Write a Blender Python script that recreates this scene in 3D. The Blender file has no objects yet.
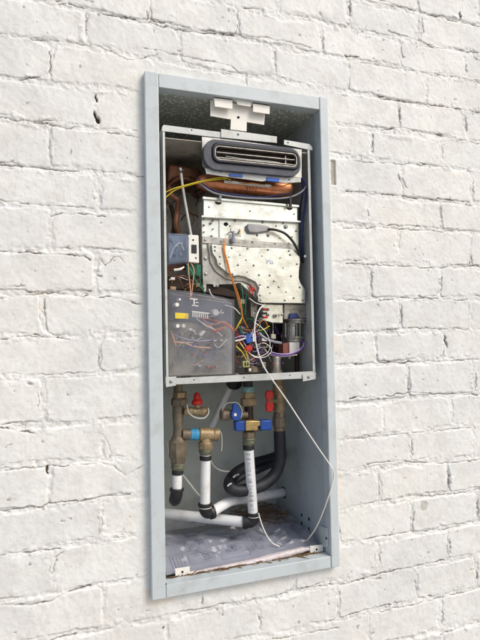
import bpy, math, random
import numpy as np
from mathutils import Vector, Matrix
random.seed(7)
sc = bpy.context.scene
COL = sc.collection

# ------------------------------------------------------------------ camera
CAM = np.array([-0.1844608, -1.12675431, 0.5505499]); YAW, PITCH, ROLL = -0.33621572, 0.03397981, 0.01984065
FPX = 525.0
def _rot(a, b, c):
    ca, sa, cb, sb, cc, s_ = math.cos(a), math.sin(a), math.cos(b), math.sin(b), math.cos(c), math.sin(c)
    return (np.array([[ca, -sa, 0], [sa, ca, 0], [0, 0, 1]]) @ np.array([[1, 0, 0], [0, cb, -sb], [0, sb, cb]])
            @ np.array([[cc, 0, s_], [0, 1, 0], [-s_, 0, cc]]))
RC = _rot(YAW, PITCH, ROLL)
def P(px, py, y):
    """point of the real place seen at photo pixel (px, py) at depth y behind the frame's face"""
    d = RC @ np.array([(px - 240) / FPX, 1, (320 - py) / FPX])
    t = (y - CAM[1]) / d[1]
    return Vector(CAM + t * d)
cam = bpy.data.cameras.new('camera'); camo = bpy.data.objects.new('camera', cam); COL.objects.link(camo)
cam.sensor_fit = 'VERTICAL'; cam.sensor_height = 24; cam.lens = FPX / 640 * 24; cam.clip_start = 0.02; cam.clip_end = 3000
M = Matrix(((RC[0][0], RC[0][2], -RC[0][1], CAM[0]), (RC[1][0], RC[1][2], -RC[1][1], CAM[1]), (RC[2][0], RC[2][2], -RC[2][1], CAM[2]), (0, 0, 0, 1)))
camo.matrix_world = M
sc.camera = camo

# ------------------------------------------------------------------ light
w = bpy.data.worlds.new('World'); sc.world = w; w.use_nodes = True
nt = w.node_tree; bg = nt.nodes['Background']; sky = nt.nodes.new('ShaderNodeTexSky')
sky.sky_type = 'NISHITA'; sky.sun_disc = False
sdir = Vector((0.50, -0.62, 0.78)).normalized()      # towards the sun
sky.sun_elevation = math.asin(sdir.z); sky.sun_rotation = math.atan2(sdir.x, sdir.y)
sky.air_density = 1.0; sky.dust_density = 4.0; sky.ozone_density = 0.6
nt.links.new(sky.outputs[0], bg.inputs[0]); bg.inputs[1].default_value = 0.14
sun = bpy.data.lights.new('sun', 'SUN'); so = bpy.data.objects.new('sun', sun); COL.objects.link(so)
sun.energy = 1.35; sun.angle = math.radians(24); sun.color = (1, 0.975, 0.915)
so.rotation_euler = (-sdir).to_track_quat('-Z', 'Y').to_euler(); so.location = (1, -2, 3)
sc.view_settings.view_transform = 'Standard'; sc.view_settings.look = 'None'
sc.view_settings.gamma = 1; sc.view_settings.use_curve_mapping = False; sc.view_settings.exposure = 0.12
sc.render.engine = 'CYCLES'
sc.cycles.max_bounces = 8; sc.cycles.transparent_max_bounces = 12

# ------------------------------------------------------------------ materials
def srgb(r, g, b):
    f = lambda c: (c / 255 / 12.92) if c <= 10 else ((c / 255 + .055) / 1.055) ** 2.4
    return (f(r), f(g), f(b), 1)
MATS = {}
def mat(name, col, rough=.5, metal=0., var=.12, scale=40, dirt=None, dirt_amt=.5, dscale=18, bump=.0, bscale=200, alpha=1., spec=.5, coat=0, dist=.0006):
    """principled material with procedural tone variation, shaped stains and fine relief"""
    if name in MATS: return MATS[name]
    m = bpy.data.materials.new(name); m.use_nodes = True; t = m.node_tree; n = t.nodes; L = t.links
    b = n['Principled BSDF']
    tc = n.new('ShaderNodeTexCoord')
    nz = n.new('ShaderNodeTexNoise'); nz.inputs['Scale'].default_value = scale; nz.inputs['Detail'].default_value = 6
    L.new(tc.outputs['Object'], nz.inputs['Vector'])
    cr = n.new('ShaderNodeValToRGB'); cr.color_ramp.elements[0].position = .3; cr.color_ramp.elements[1].position = .7
    cr.color_ramp.elements[0].color = tuple(c * (1 - var) for c in col[:3]) + (1,)
    cr.color_ramp.elements[1].color = tuple(min(1, c * (1 + var)) for c in col[:3]) + (1,)
    L.new(nz.outputs['Fac'], cr.inputs['Fac']); out = cr.outputs['Color']
    if dirt:
        n2 = n.new('ShaderNodeTexNoise'); n2.inputs['Scale'].default_value = dscale; n2.inputs['Detail'].default_value = 8; n2.inputs['Roughness'].default_value = .7
        L.new(tc.outputs['Object'], n2.inputs['Vector'])
        r2 = n.new('ShaderNodeValToRGB'); r2.color_ramp.elements[0].position = .5; r2.color_ramp.elements[1].position = .72
        r2.color_ramp.elements[0].color = (0, 0, 0, 1); r2.color_ramp.elements[1].color = (dirt_amt,) * 3 + (1,)
        L.new(n2.outputs['Fac'], r2.inputs['Fac'])
        mx = n.new('ShaderNodeMixRGB'); L.new(r2.outputs['Color'], mx.inputs['Fac']); L.new(out, mx.inputs['Color1']); mx.inputs['Color2'].default_value = dirt
        out = mx.outputs['Color']
    L.new(out, b.inputs['Base Color'])
    mr = n.new('ShaderNodeMapRange'); mr.inputs['To Min'].default_value = max(.03, rough - .1); mr.inputs['To Max'].default_value = min(1, rough + .12)
    L.new(nz.outputs['Fac'], mr.inputs['Value']); L.new(mr.outputs['Result'], b.inputs['Roughness'])
    b.inputs['Metallic'].default_value = metal; b.inputs['Specular IOR Level'].default_value = spec
    b.inputs['Alpha'].default_value = alpha; b.inputs['Coat Weight'].default_value = coat
    if bump:
        n3 = n.new('ShaderNodeTexNoise'); n3.inputs['Scale'].default_value = bscale; n3.inputs['Detail'].default_value = 4
        L.new(tc.outputs['Object'], n3.inputs['Vector'])
        bp = n.new('ShaderNodeBump'); bp.inputs['Strength'].default_value = bump; bp.inputs['Distance'].default_value = dist
        L.new(n3.outputs['Fac'], bp.inputs['Height']); L.new(bp.outputs['Normal'], b.inputs['Normal'])
    MATS[name] = m
    return m

rust = srgb(96, 66, 40)
FRAME = mat('frame_paint', srgb(192, 201, 205), .40, .0, .035, 7, srgb(158, 160, 154), .5, 24, bump=.15, bscale=350)
BOXIN = mat('inner_paint', srgb(180, 190, 196), .38, .0, .05, 7, srgb(120, 126, 122), .5, 14, bump=.15, bscale=250)
HOUS = mat('housing_white', srgb(196, 200, 198), .42, .15, .05, 20, srgb(120, 112, 98), .4, 26, bump=.1)
HOUSIN = mat('housing_inside', srgb(188, 184, 174), .5, .25, .25, 14, srgb(52, 44, 36), .8, 16, bump=.2)
GALV = mat('galvanised', srgb(176, 176, 172), .32, .8, .2, 55, srgb(92, 82, 66), .7, 40, bump=.25, bscale=120)
ALU = mat('aluminised', srgb(226, 229, 222), .27, .82, .08, 18, srgb(140, 132, 112), .6, 26, bump=.35, bscale=22, dist=.004)
CAST = mat('cast_metal', srgb(168, 164, 156), .4, .75, .2, 80, srgb(70, 60, 48), .7, 45, bump=.5, bscale=260)
STEEL = mat('steel_screw', srgb(150, 150, 146), .3, .9, .2, 200)
RUBBER = mat('grey_rubber', srgb(74, 78, 88), .6, 0, .15, 60, srgb(120, 116, 108), .4, 60, bump=.2)
BLACKR = mat('black_rubber', srgb(28, 29, 32), .5, 0, .2, 60, srgb(60, 56, 52), .4, 60, bump=.2, bscale=300)
HOSEM = mat('black_insulation', srgb(26, 28, 36), .55, 0, .2, 50, srgb(60, 60, 66), .4, 30, bump=.35, bscale=150)
COPPER = mat('copper', srgb(226, 152, 112), .34, .85, .2, 60, srgb(132, 76, 50), .6, 38, bump=.35, bscale=110)
COPPERD = mat('dull_copper', srgb(128, 88, 66), .5, .7, .3, 50, srgb(40, 26, 20), .8, 26, bump=.3, bscale=90)
BRASS = mat('weathered_brass', srgb(158, 138, 106), .5, .4, .25, 70, srgb(92, 76, 58), .8, 75, bump=.5, bscale=220)
BRASSB = mat('bright_brass', srgb(190, 164, 112), .38, .7, .2, 70, srgb(96, 76, 44), .7, 60, bump=.25)
BRONZE = mat('brown_bronze', srgb(122, 110, 94), .52, .3, .25, 60, srgb(74, 74, 64), .75, 65, bump=.4, bscale=200)
PVC = mat('white_pvc', srgb(226, 228, 230), .35, 0, .03, 20, srgb(170, 162, 146), .55, 34, bump=.1, coat=.1)
PALE = mat('pale_plastic', srgb(196, 196, 190), .5, 0, .08, 30, srgb(140, 136, 124), .4, 30)
RED = mat('red_plastic', srgb(196, 34, 30), .4, 0, .12, 60, srgb(120, 30, 24), .5, 60)
BLUE = mat('blue_plastic', srgb(28, 74, 156), .4, 0, .12, 60, srgb(22, 40, 84), .5, 60)
TAPE = mat('blue_thread_tape', srgb(62, 150, 196), .6, 0, .25, 150, srgb(28, 74, 110), .7, 120, bump=.6, bscale=400)
TEAL = mat('teal_seal', srgb(120, 160, 158), .6, 0, .2, 100, srgb(60, 88, 84), .6, 90, bump=.4)
DARK = mat('dark_opening', srgb(16, 15, 15), .8, 0, .2)
DARKB = mat('dark_brown_metal', srgb(50, 40, 34), .55, .4, .3, 40, srgb(86, 60, 44), .6, 30, bump=.3)
PCB = mat('circuit_board', srgb(150, 148, 128), .5, 0, .4, 22, srgb(60, 72, 110), .95, 12)
WHITEP = mat('white_plastic', srgb(232, 230, 222), .4, 0, .04, 60)
YELLOW = mat('yellow_label', srgb(226, 200, 60), .45, 0, .06, 60)
INK = mat('dark_ink', srgb(40, 44, 60), .6, 0, .2, 90)
BINK = mat('blue_ink', srgb(60, 70, 160), .6, 0, .2, 90)
PINK = mat('print_blue', srgb(112, 118, 146), .6, 0, .2, 90)
GREEN = mat('green_board', srgb(24, 92, 70), .5, 0, .2, 90)
def wirem(n, *c): return mat('wire_' + n, srgb(*c), .4, 0, .1, 80)
W = dict(yellow=wirem('yellow', 222, 200, 50), orange=wirem('orange', 214, 132, 50), peach=wirem('peach', 224, 170, 130), navy=wirem('navy', 36, 50, 104), blue=wirem('blue', 42, 96, 190),
         white=wirem('white', 224, 222, 216), red=wirem('red', 190, 40, 36), green=wirem('green', 30, 120, 90), black=wirem('black', 24, 24, 26), purple=wirem('purple', 110, 70, 150),
         grey=wirem('grey', 140, 142, 152), brown=wirem('brown', 110, 66, 44), lilac=wirem('lilac', 176, 160, 200))

def specks(m, col, scale, lo, amt):
    """small stains with a shape of their own: rust bloom, mineral crust"""
    t = m.node_tree; n = t.nodes; L = t.links; b = n['Principled BSDF']; src = b.inputs['Base Color'].links[0].from_socket
    tc = n.new('ShaderNodeTexCoord'); nz = n.new('ShaderNodeTexNoise'); nz.inputs['Scale'].default_value = scale; nz.inputs['Detail'].default_value = 9; nz.inputs['Roughness'].default_value = .68
    mp_ = n.new('ShaderNodeMapping'); mp_.inputs['Location'].default_value = (3.1, 1.7, 5.3); L.new(tc.outputs['Object'], mp_.inputs['Vector']); L.new(mp_.outputs[0], nz.inputs['Vector'])
    r = n.new('ShaderNodeMapRange'); r.inputs['From Min'].default_value = lo; r.inputs['From Max'].default_value = lo + .05; r.inputs['To Max'].default_value = amt; L.new(nz.outputs['Fac'], r.inputs['Value'])
    mx = n.new('ShaderNodeMixRGB'); L.new(r.outputs['Result'], mx.inputs['Fac']); L.new(src, mx.inputs['Color1']); mx.inputs['Color2'].default_value = col; L.new(mx.outputs['Color'], b.inputs['Base Color'])
specks(FRAME, srgb(128, 104, 82), 42, .675, .65); specks(BOXIN, srgb(120, 104, 86), 34, .66, .5)
specks(BRASS, srgb(186, 196, 180), 80, .62, .7); specks(BRONZE, srgb(170, 176, 164), 90, .63, .6); specks(ALU, srgb(110, 100, 82), 60, .66, .6)
specks(HOSEM, srgb(120, 122, 126), 60, .66, .5); specks(PVC, srgb(120, 110, 96), 70, .68, .5)

def glassy(name, tint, amount, rough, body):
    """thin clear plastic: mostly see-through, with a milky body and gloss"""
    m = bpy.data.materials.new(name); m.use_nodes = True; t = m.node_tree; n = t.nodes; L = t.links
    n.remove(n['Principled BSDF']); o = n['Material Output']
    tr = n.new('ShaderNodeBsdfTransparent'); tr.inputs[0].default_value = tint
    pr = n.new('ShaderNodeBsdfPrincipled'); pr.inputs['Base Color'].default_value = body; pr.inputs['Roughness'].default_value = rough
    nz = n.new('ShaderNodeTexNoise'); nz.inputs['Scale'].default_value = 22; nz.inputs['Detail'].default_value = 5
    tc = n.new('ShaderNodeTexCoord'); L.new(tc.outputs['Object'], nz.inputs['Vector'])
    mr = n.new('ShaderNodeMapRange'); mr.inputs['From Min'].default_value = .3; mr.inputs['From Max'].default_value = .7
    mr.inputs['To Min'].default_value = amount * .7; mr.inputs['To Max'].default_value = min(1, amount * 1.3)
    L.new(nz.outputs['Fac'], mr.inputs['Value'])
    mx = n.new('ShaderNodeMixShader'); L.new(mr.outputs['Result'], mx.inputs[0]); L.new(tr.outputs[0], mx.inputs[1]); L.new(pr.outputs[0], mx.inputs[2])
    L.new(mx.outputs[0], o.inputs['Surface']); return m
COVERM = glassy('smoky_clear_plastic', (.97, .97, .98, 1), .19, .08, srgb(160, 163, 174))
TERMM = glassy('clear_plastic_box', (.9, .93, .97, 1), .30, .25, srgb(150, 164, 184))
FILM = glassy('clear_film', (.95, .95, .98, 1), .34, .10, srgb(162, 166, 178))

# ceiling of the box: painted steel freckled with pale mineral spots
def speckled():
    m = mat('speckled_paint', srgb(166, 172, 164), .5, 0, .1, 9, bump=.15)
    t = m.node_tree; n = t.nodes; L = t.links; b = n['Principled BSDF']; src = b.inputs['Base Color'].links[0].from_socket
    tc = n.new('ShaderNodeTexCoord'); nz = n.new('ShaderNodeTexNoise'); nz.inputs['Scale'].default_value = 60
    ad = n.new('ShaderNodeVectorMath'); ad.operation = 'MULTIPLY_ADD'; ad.inputs[1].default_value = (.012,) * 3
    L.new(tc.outputs['Object'], nz.inputs['Vector']); L.new(nz.outputs['Color'], ad.inputs[0]); L.new(tc.outputs['Object'], ad.inputs[2])
    v = n.new('ShaderNodeTexVoronoi'); v.inputs['Scale'].default_value = 105; L.new(ad.outputs[0], v.inputs['Vector'])
    r = n.new('ShaderNodeValToRGB'); r.color_ramp.elements[0].position = .26; r.color_ramp.elements[0].color = (1.5,) * 3 + (1,); r.color_ramp.elements[1].position = .42; r.color_ramp.elements[1].color = (0, 0, 0, 1)
    L.new(v.outputs['Distance'], r.inputs['Fac'])
    n4 = n.new('ShaderNodeTexNoise'); n4.inputs['Scale'].default_value = 25; L.new(tc.outputs['Object'], n4.inputs['Vector'])
    mu = n.new('ShaderNodeMath'); mu.operation = 'MULTIPLY'; L.new(r.outputs['Color'], mu.inputs[0]); L.new(n4.outputs['Fac'], mu.inputs[1])
    mx = n.new('ShaderNodeMixRGB'); L.new(mu.outputs[0], mx.inputs['Fac']); L.new(src, mx.inputs['Color1']); mx.use_clamp = True; mx.inputs['Color2'].default_value = srgb(245, 245, 238)
    L.new(mx.outputs['Color'], b.inputs['Base Color']); return m
SPECK = speckled()

# ------------------------------------------------------------------ mesh helpers
class MB:
    def __init__(s): s.v = []; s.f = []
    def add(s, vs, fs):
        k = len(s.v); s.v += [tuple(v) for v in vs]; s.f += [tuple(i + k for i in f) for f in fs]; return s
    def box(s, a, b):
        (x0, y0, z0), (x1, y1, z1) = a, b
        return s.add([(x0, y0, z0), (x1, y0, z0), (x1, y1, z0), (x0, y1, z0), (x0, y0, z1), (x1, y0, z1), (x1, y1, z1), (x0, y1, z1)],
                     [(0, 3, 2, 1), (4, 5, 6, 7), (0, 1, 5, 4), (1, 2, 6, 5), (2, 3, 7, 6), (3, 0, 4, 7)])
    def prism(s, pts, y, d):
        """polygon of photo pixels seen at depth y, given real thickness d away from the camera"""
        A = [P(px, py, y) for px, py in pts]; return s.prism3(A, Vector((0, d, 0)))
    def prism3(s, A, d):
        n = len(A); B = [a + d for a in A]
        return s.add(A + B, [tuple(range(n)), tuple(range(2 * n - 1, n - 1, -1))] + [(i, i + n, (i + 1) % n + n, (i + 1) % n) for i in range(n)])
    def tube(s, pts, r, n=10, sm=6, caps=True):
        pts = [Vector(p) for p in pts]
        if sm and len(pts) > 2:
            Q = []; E_ = [pts[0] * 2 - pts[1]] + pts + [pts[-1] * 2 - pts[-2]]
            for i in range(1, len(E_) - 2):
                a, b, c, d = E_[i - 1:i + 3]
                for k in range(sm):
                    t = k / sm; Q.append(.5 * ((2 * b) + (c - a) * t + (2 * a - 5 * b + 4 * c - d) * t * t + (3 * b - a - 3 * c + d) * t ** 3))
            Q.append(pts[-1]); pts = Q
        N = len(pts); rs = r if isinstance(r, (list, tuple)) else [r] * N
        if len(rs) != N: rs = [rs[min(len(rs) - 1, int(i / N * len(rs)))] for i in range(N)]
        T = [(pts[min(i + 1, N - 1)] - pts[max(i - 1, 0)]).normalized() for i in range(N)]
        u = T[0].orthogonal().normalized(); V = []
        for i in range(N):
            u = (u - T[i] * u.dot(T[i])).normalized(); w_ = T[i].cross(u)
            V += [pts[i] + (u * math.cos(2 * math.pi * k / n) + w_ * math.sin(2 * math.pi * k / n)) * rs[i] for k in range(n)]
        F = [(i * n + k, i * n + (k + 1) % n, (i + 1) * n + (k + 1) % n, (i + 1) * n + k) for i in range(N - 1) for k in range(n)]
        if caps: F += [tuple(range(n - 1, -1, -1)), tuple((N - 1) * n + k for k in range(n))]
        return s.add(V, F)
    def lathe(s, a, b, prof, n=24, ph=0.):
        """profile [(t, radius)] turned about the axis a->b; n=6 gives a hexagonal nut"""
        a, b = Vector(a), Vector(b); T = (b - a).normalized(); L_ = (b - a)
        u = T.orthogonal().normalized()
        if abs(T.z) > .8: u = (Vector((1, 0, 0)) - T * T.x).normalized()
        w_ = T.cross(u); V = []
        for t, r in prof:
            V += [a + L_ * t + (u * math.cos(2 * math.pi * (k + ph) / n) + w_ * math.sin(2 * math.pi * (k + ph) / n)) * r for k in range(n)]
        N = len(prof)
        F = [(i * n + k, i * n + (k + 1) % n, (i + 1) * n + (k + 1) % n, (i + 1) * n + k) for i in range(N - 1) for k in range(n)]
        F += [tuple(range(n - 1, -1, -1)), tuple((N - 1) * n + k for k in range(n))]
        return s.add(V, F)
    def build(s, name, m, parent=None, bevel=0., smooth=40, sub=0):
        me = bpy.data.meshes.new(name); me.from_pydata(s.v, [], s.f); me.materials.append(m)
        import bmesh
        bm = bmesh.new(); bm.from_mesh(me); bmesh.ops.recalc_face_normals(bm, faces=bm.faces); bm.to_mesh(me); bm.free()
        me.polygons.foreach_set('use_smooth', [True] * len(me.polygons)); me.set_sharp_from_angle(angle=math.radians(smooth))
        o = bpy.data.objects.new(name, me); COL.objects.link(o)
        if parent:
            o.parent = parent
            if parent.type == 'EMPTY': o.matrix_parent_inverse = Matrix.Translation(-parent.location)
        if bevel:
            b = o.modifiers.new('bevel', 'BEVEL'); b.width = bevel; b.segments = 2; b.limit_method = 'ANGLE'
        return o
def tag(o, label, cat, group=None, kind=None):
    if label: o['label'] = label
    if cat: o['category'] = cat
    if group: o['group'] = group
    if kind: o['kind'] = kind
    return o
def thing(name, loc, label, cat, group=None):
    o = bpy.data.objects.new(name, None); COL.objects.link(o); o.location = loc; o.empty_display_size = .05
    return tag(o, label, cat, group)
def plate(name, pts, y, d, m, parent, bevel=.0006): return MB().prism(pts, y, d).build(name, m, parent, bevel)
def wire(name, pts, r, m, parent, n=8): return MB().tube([P(*p) for p in pts], r, n).build(name, m, parent)

# ------------------------------------------------------------------ noise
def vnoise(x, y, seed):
    R = (np.random.RandomState(seed).rand(256, 256) * 2 - 1).astype(np.float32); x = np.asarray(x, np.float32); y = np.asarray(y, np.float32)
    xi = np.floor(x).astype(np.int32); yi = np.floor(y).astype(np.int32); fx = x - xi; fy = y - yi
    fx = fx * fx * fx * (fx * (fx * 6 - 15) + 10); fy = fy * fy * fy * (fy * (fy * 6 - 15) + 10)
    a = R[xi & 255, yi & 255]; b = R[(xi + 1) & 255, yi & 255]; c = R[xi & 255, (yi + 1) & 255]; d = R[(xi + 1) & 255, (yi + 1) & 255]
    return (a * (1 - fx) + b * fx) * (1 - fy) + (c * (1 - fx) + d * fx) * fy
def fbm(x, y, f, seed, oc=4, g=.5):
    s = 0; a = 1; t = 0
    for i in range(oc): s = s + a * vnoise(x * f + 17.3 * i, y * f + 9.1 * i, seed + i); t += a; a *= g; f *= 2.03
    return s / t
def sstep(a, b, x): t = np.clip((x - a) / (b - a), 0, 1); return t * t * (3 - 2 * t)

# ------------------------------------------------------------------ brick wall
def brick_wall():
    dx = .0015
    def axis(a, b, lo, hi):
        c = list(np.arange(a, b + dx / 2, dx)); st = dx; x = b; up = []
        while x < hi: st *= 1.12; st = min(st, .02); x += st; up.append(x)
        st = dx; x = a; dn = []
        while x > lo: st *= 1.12; st = min(st, .02); x -= st; dn.append(x)
        return np.array(dn[::-1] + c + up)
    xs = axis(-.31, .96, -1.5, 2.2); zs = axis(-.27, 1.5, -1.26, 2.3)
    X, Z = np.meshgrid(xs.astype(np.float32), zs.astype(np.float32), indexing='ij')
    beds = [-.22, -.132, -.045, .041, .128, .216, .298, .385, .478, .56, .645, .733, .828, .908, 1.0, 1.083, 1.168, 1.255, 1.334, 1.415]
    bl = {.128: .134, .216: .217, .298: .303, .385: .381, .478: .481, .645: .651, .733: .739, .828: .829, .908: .906, 1.0: 1.004, 1.083: 1.090, 1.168: 1.176}
    heads = {1: [.247, .449, .676, .868], 2: [-.095, .112, .34, .569, .783], 3: [-.193, .02, .674, .883], 4: [-.101, .575, .787], 5: [-.203, .674, .877], 6: [-.097, .593, .807],
             7: [-.212, .671, .888], 8: [-.101, .578, .792], 9: [-.209, .656, .882], 10: [-.103, .569, .786], 11: [-.196, .656, .893], 12: [-.095, .57, .792], 13: [-.197, .672, .901],
             14: [-.10, .584, .80], 15: [-.193, .243, .669, .884], 16: [-.121, .081, .316, .521, .761], 17: [.02, .224, .447, .681, .894], 18: [-.09, .12, .325, .527, .748], 0: [.12, .33, .54, .754]}
    while beds[0] > -1.4: beds.insert(0, beds[0] - .0865); heads = {k + 1: v for k, v in heads.items()}
    while beds[-1] < 2.5: beds.append(beds[-1] + .0865)
    wx = X + fbm(X, Z, 9, 11, 3) * .0045 + fbm(X, Z, 70, 15, 3) * .0022
    wz = Z + fbm(X, Z, 7, 21, 3) * .0035 + fbm(X, Z, 60, 25, 3) * .0026
    B = np.full(X.shape, 9., float); K = np.zeros(X.shape, int)
    side = np.clip((X + .1) / .55, 0, 1)
    lines = []
    for k, b in enumerate(beds):
        l = bl.get(b, b + (.002 if k % 2 else -.001)); lines.append(l * (1 - side) + b * side + .0035 * vnoise(X * 6 + k * 7.7, X * 0 + k * 3.1, 33))
    dz = np.full(X.shape, 9.); up = np.zeros(X.shape)
    for k in range(len(beds) - 1):
        m = (wz >= lines[k]) & (wz < lines[k + 1]); K[m] = k
        dz[m] = np.minimum(wz - lines[k], lines[k + 1] - wz)[m]; up[m] = ((wz - lines[k]) / (lines[k + 1] - lines[k]))[m]
    dh = np.full(X.shape, 9.); BI = np.zeros(X.shape); U_ = np.zeros(X.shape)
    rs = np.random.RandomState(3)
    for k in range(len(beds) - 1):
        h = sorted(heads.get(k, [.02 + .1 * (k % 2)]))
        full = [h[0]]
        for a in h[1:]:
            g = a - full[-1]; n = max(1, round(g / .215))
            full += [full[-1] + (a - full[-1]) * 0 + g * (i + 1) / n for i in range(n)] if n == 1 else [full[-1] + g * (i + 1) / n for i in range(n)]
        while full[0] > -1.7: full.insert(0, full[0] - .213 + rs.uniform(-.012, .012))
        while full[-1] < 2.4: full.append(full[-1] + .213 + rs.uniform(-.012, .012))
        full = np.array(full); m = K == k; xk = wx[m]
        tilt = .004 * vnoise(wz[m] * 18 + k * 5, xk * 4, 41)
        i = np.clip(np.searchsorted(full, xk + tilt) - 1, 0, len(full) - 2)
        dh[m] = np.minimum(xk + tilt - full[i], full[i + 1] - xk - tilt); BI[m] = i + k * 37.; U_[m] = (xk - full[i]) / (full[i + 1] - full[i]) - .5
    j1 = .0050 + .0040 * fbm(X, Z, 14, 51, 2) + .0028 * fbm(X, Z, 85, 53, 3); j2 = .0036 + .0030 * fbm(X, Z, 16, 57, 2) + .0028 * fbm(X, Z, 85, 55, 3)
    # signed distance into the brick, rounded at its corners
    a = dh - j2; b = dz - j1; r = .009
    sd = np.where((a < r) & (b < r), r - np.sqrt(np.maximum(r - a, 0) ** 2 + np.maximum(r - b, 0) ** 2), np.minimum(a, b))
    h1 = np.random.RandomState(5).rand(9000); h2 = np.random.RandomState(6).rand(9000); h3 = np.random.RandomState(8).rand(9000)
    bi = BI.astype(int) % 9000
    brick = (h1[bi] - .5) * .0022 + U_ * (h2[bi] - .5) * .003 + (up - .5) * (h3[bi] - .5) * .002 + .0018 * fbm(X, Z, 13, 61, 3) + .0007 * fbm(X, Z, 110, 65, 3)
    fill = sstep(-.05, .45, fbm(X, Z, 7, 71, 3))              # places where paint and mortar fill the joint flush
    worn = sstep(.30, .55, fbm(X, Z, 11, 76, 3))              # chipped arrises
    mort = -.0019 + .0024 * fill + .0026 * fbm(X, Z, 34, 81, 4) + .0022 * fbm(X, Z, 120, 85, 3)
    s = sstep(-.0012, .0030 + .009 * worn, sd)
    H = mort * (1 - s) + (brick + .0008) * s
    # brick edges: a drawn-back crack between paint skins, broken along its length
    on = sstep(.0, .26, fbm(X, Z, 15, 91, 4)); on2 = sstep(.05, .3, fbm(X, Z, 24, 95, 3))
    low = (up > .5) * 1.0
    cr_w = .0007 + .0006 * on2
    crack = .8 * np.exp(-((sd + .0002) / cr_w) ** 2) * on * (.45 + .55 * (up < .5)) * np.where(dz < dh, 1, .9)
    crack2 = np.exp(-((sd + .005) / .0008) ** 2) * on2 * sstep(.15, .4, fbm(X, Z, 31, 99, 3)) * .7
    wand = np.abs(fbm(X, Z, 22, 101, 4)); near = np.exp(-(np.maximum(sd, 0) / .010) ** 2)
    crack3 = np.exp(-(wand / .018) ** 2) * near * sstep(.1, .35, fbm(X, Z, 9, 105, 2)) * .55
    C = np.maximum(np.maximum(crack, crack2), crack3)
    H -= .0032 * C; C = C * (.30 + .70 * sstep(-.1, .4, fbm(X, Z, 40, 97, 2)))
    H += .0011 * fbm(X, Z, 95, 98, 3) * np.exp(-(sd / .012) ** 2)
    # blobs of old mortar, pits in the brick faces
    H += .0026 * sstep(.38, .62, fbm(X, Z, 30, 111, 4)) * sstep(.014, .004, sd)
    pit = sstep(.76, .82, fbm(X, Z, 75, 121, 2)); H -= .0012 * pit; C = np.maximum(C, pit * .4)
    JG = vnoise(X * 150, Z * 150, 7); JX = X + .0040 * fbm(X, Z, 55, 131, 4, .65); JZ = Z + .0052 * fbm(X, Z, 50, 135, 4, .65); BR = .4 + .6 * sstep(-.25, .2, fbm(X, Z, 45, 139, 2))
    def win(x0, x1, z0, z1): return (slice(*np.searchsorted(xs, [x0, x1])), slice(*np.searchsorted(zs, [z0, z1])))
    def gouge(px, py, rx, rz, d, c, sl=0.):
        nonlocal H, C
        if d < .009: d *= .62; c *= .62; rx *= .85; rz *= .9
        q = P(px, py, .018); w_ = win(q.x - .03, q.x + .03, q.z - .045, q.z + .045)
        ux = (X[w_] - q.x + sl * (Z[w_] - q.z) + .0032 * JG[w_]) / rx; uz = (Z[w_] - q.z) / rz
        g = sstep(1.15, .75, np.sqrt(ux ** 2 + uz ** 2)); H[w_] -= d * g; C[w_] = np.maximum(C[w_], c * g)
    for g in [(96.5, 98, .0025, .009, .012, .9), (96.5, 117, .0040, .013, .016, 1., .25), (50.3, 62, .0016, .034, .007, .85), (86.5, 24, .0018, .030, .007, .8), (49.5, 142, .0013, .032, .004, .6),
              (98, 10.0 + 4, .006, .0022, .005, .7), (71, 152, .0016, .008, .004, .75, -.3), (98.5, 360, .0018, .022, .006, .75), (99, 276, .006, .003, .006, .7, .6), (44.5, 308, .0016, .022, .004, .6),
              (47.5, 470, .0024, .011, .009, .9), (102, 520, .0016, .03, .004, .6), (54, 566, .002, .022, .005, .6, -.3), (30, 384, .008, .004, .005, .5, .5), (38, 400, .0016, .018, .004, .6),
              (350, 8, .0022, .026, .007, .8), (422.5, 26, .0040, .022, .007, .75, .15), (460, 16, .0038, .013, .009, .9), (402, 52, .002, .022, .006, .7), (400, 116, .0028, .03, .007, .8), (466, 125, .0045, .024, .008, .7),
              (373, 144, .0022, .028, .006, .8), (399, 178, .0030, .013, .008, .8, .5), (405, 184, .0028, .014, .007, .7, .6), (473, 188, .0026, .026, .007, .75), (442, 152, .0020, .024, .004, .6),
              (372, 280, .0022, .030, .006, .7), (441.5, 284, .0028, .024, .008, .75), (401.5, 315, .0024, .028, .006, .8, -.1), (446, 342, .0042, .018, .009, .85, .2), (409, 384, .0024, .022, .007, .75),
              (476, 380, .0028, .024, .008, .75), (379, 487, .0018, .030, .004, .6), (449, 480, .0034, .030, .008, .8), (412, 449, .003, .028, .006, .7), (414, 517, .0020, .018, .006, .7), (478.5, 509, .003, .026, .008, .8),
              (450, 546, .0026, .024, .007, .7), (416, 587, .0022, .022, .006, .7), (340, 597, .0016, .026, .005, .6), (443, 618, .0026, .022, .008, .75), (380, 556, .002, .026, .005, .55), (378, 579, .010, .004, .006, .6, .5),
              (477, 575, .0034, .016, .007, .75), (202, 600, .002, .013, .006, .7), (163.5, 628, .0045, .004, .008, .9), (247, 80, .0030, .016, .006, .45), (147, 14, .0022, .010, .007, .85), (179, 51, .0035, .003, .004, .6),
              (320, 14, .004, .006, .005, .4), (238, 17, .0016, .024, .004, .5), (323, 44, .002, .016, .005, .6), (260, 622, .0016, .022, .004, .5), (466.5, 69, .003, .016, .005, .6)]:
        gouge(*g)
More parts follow.
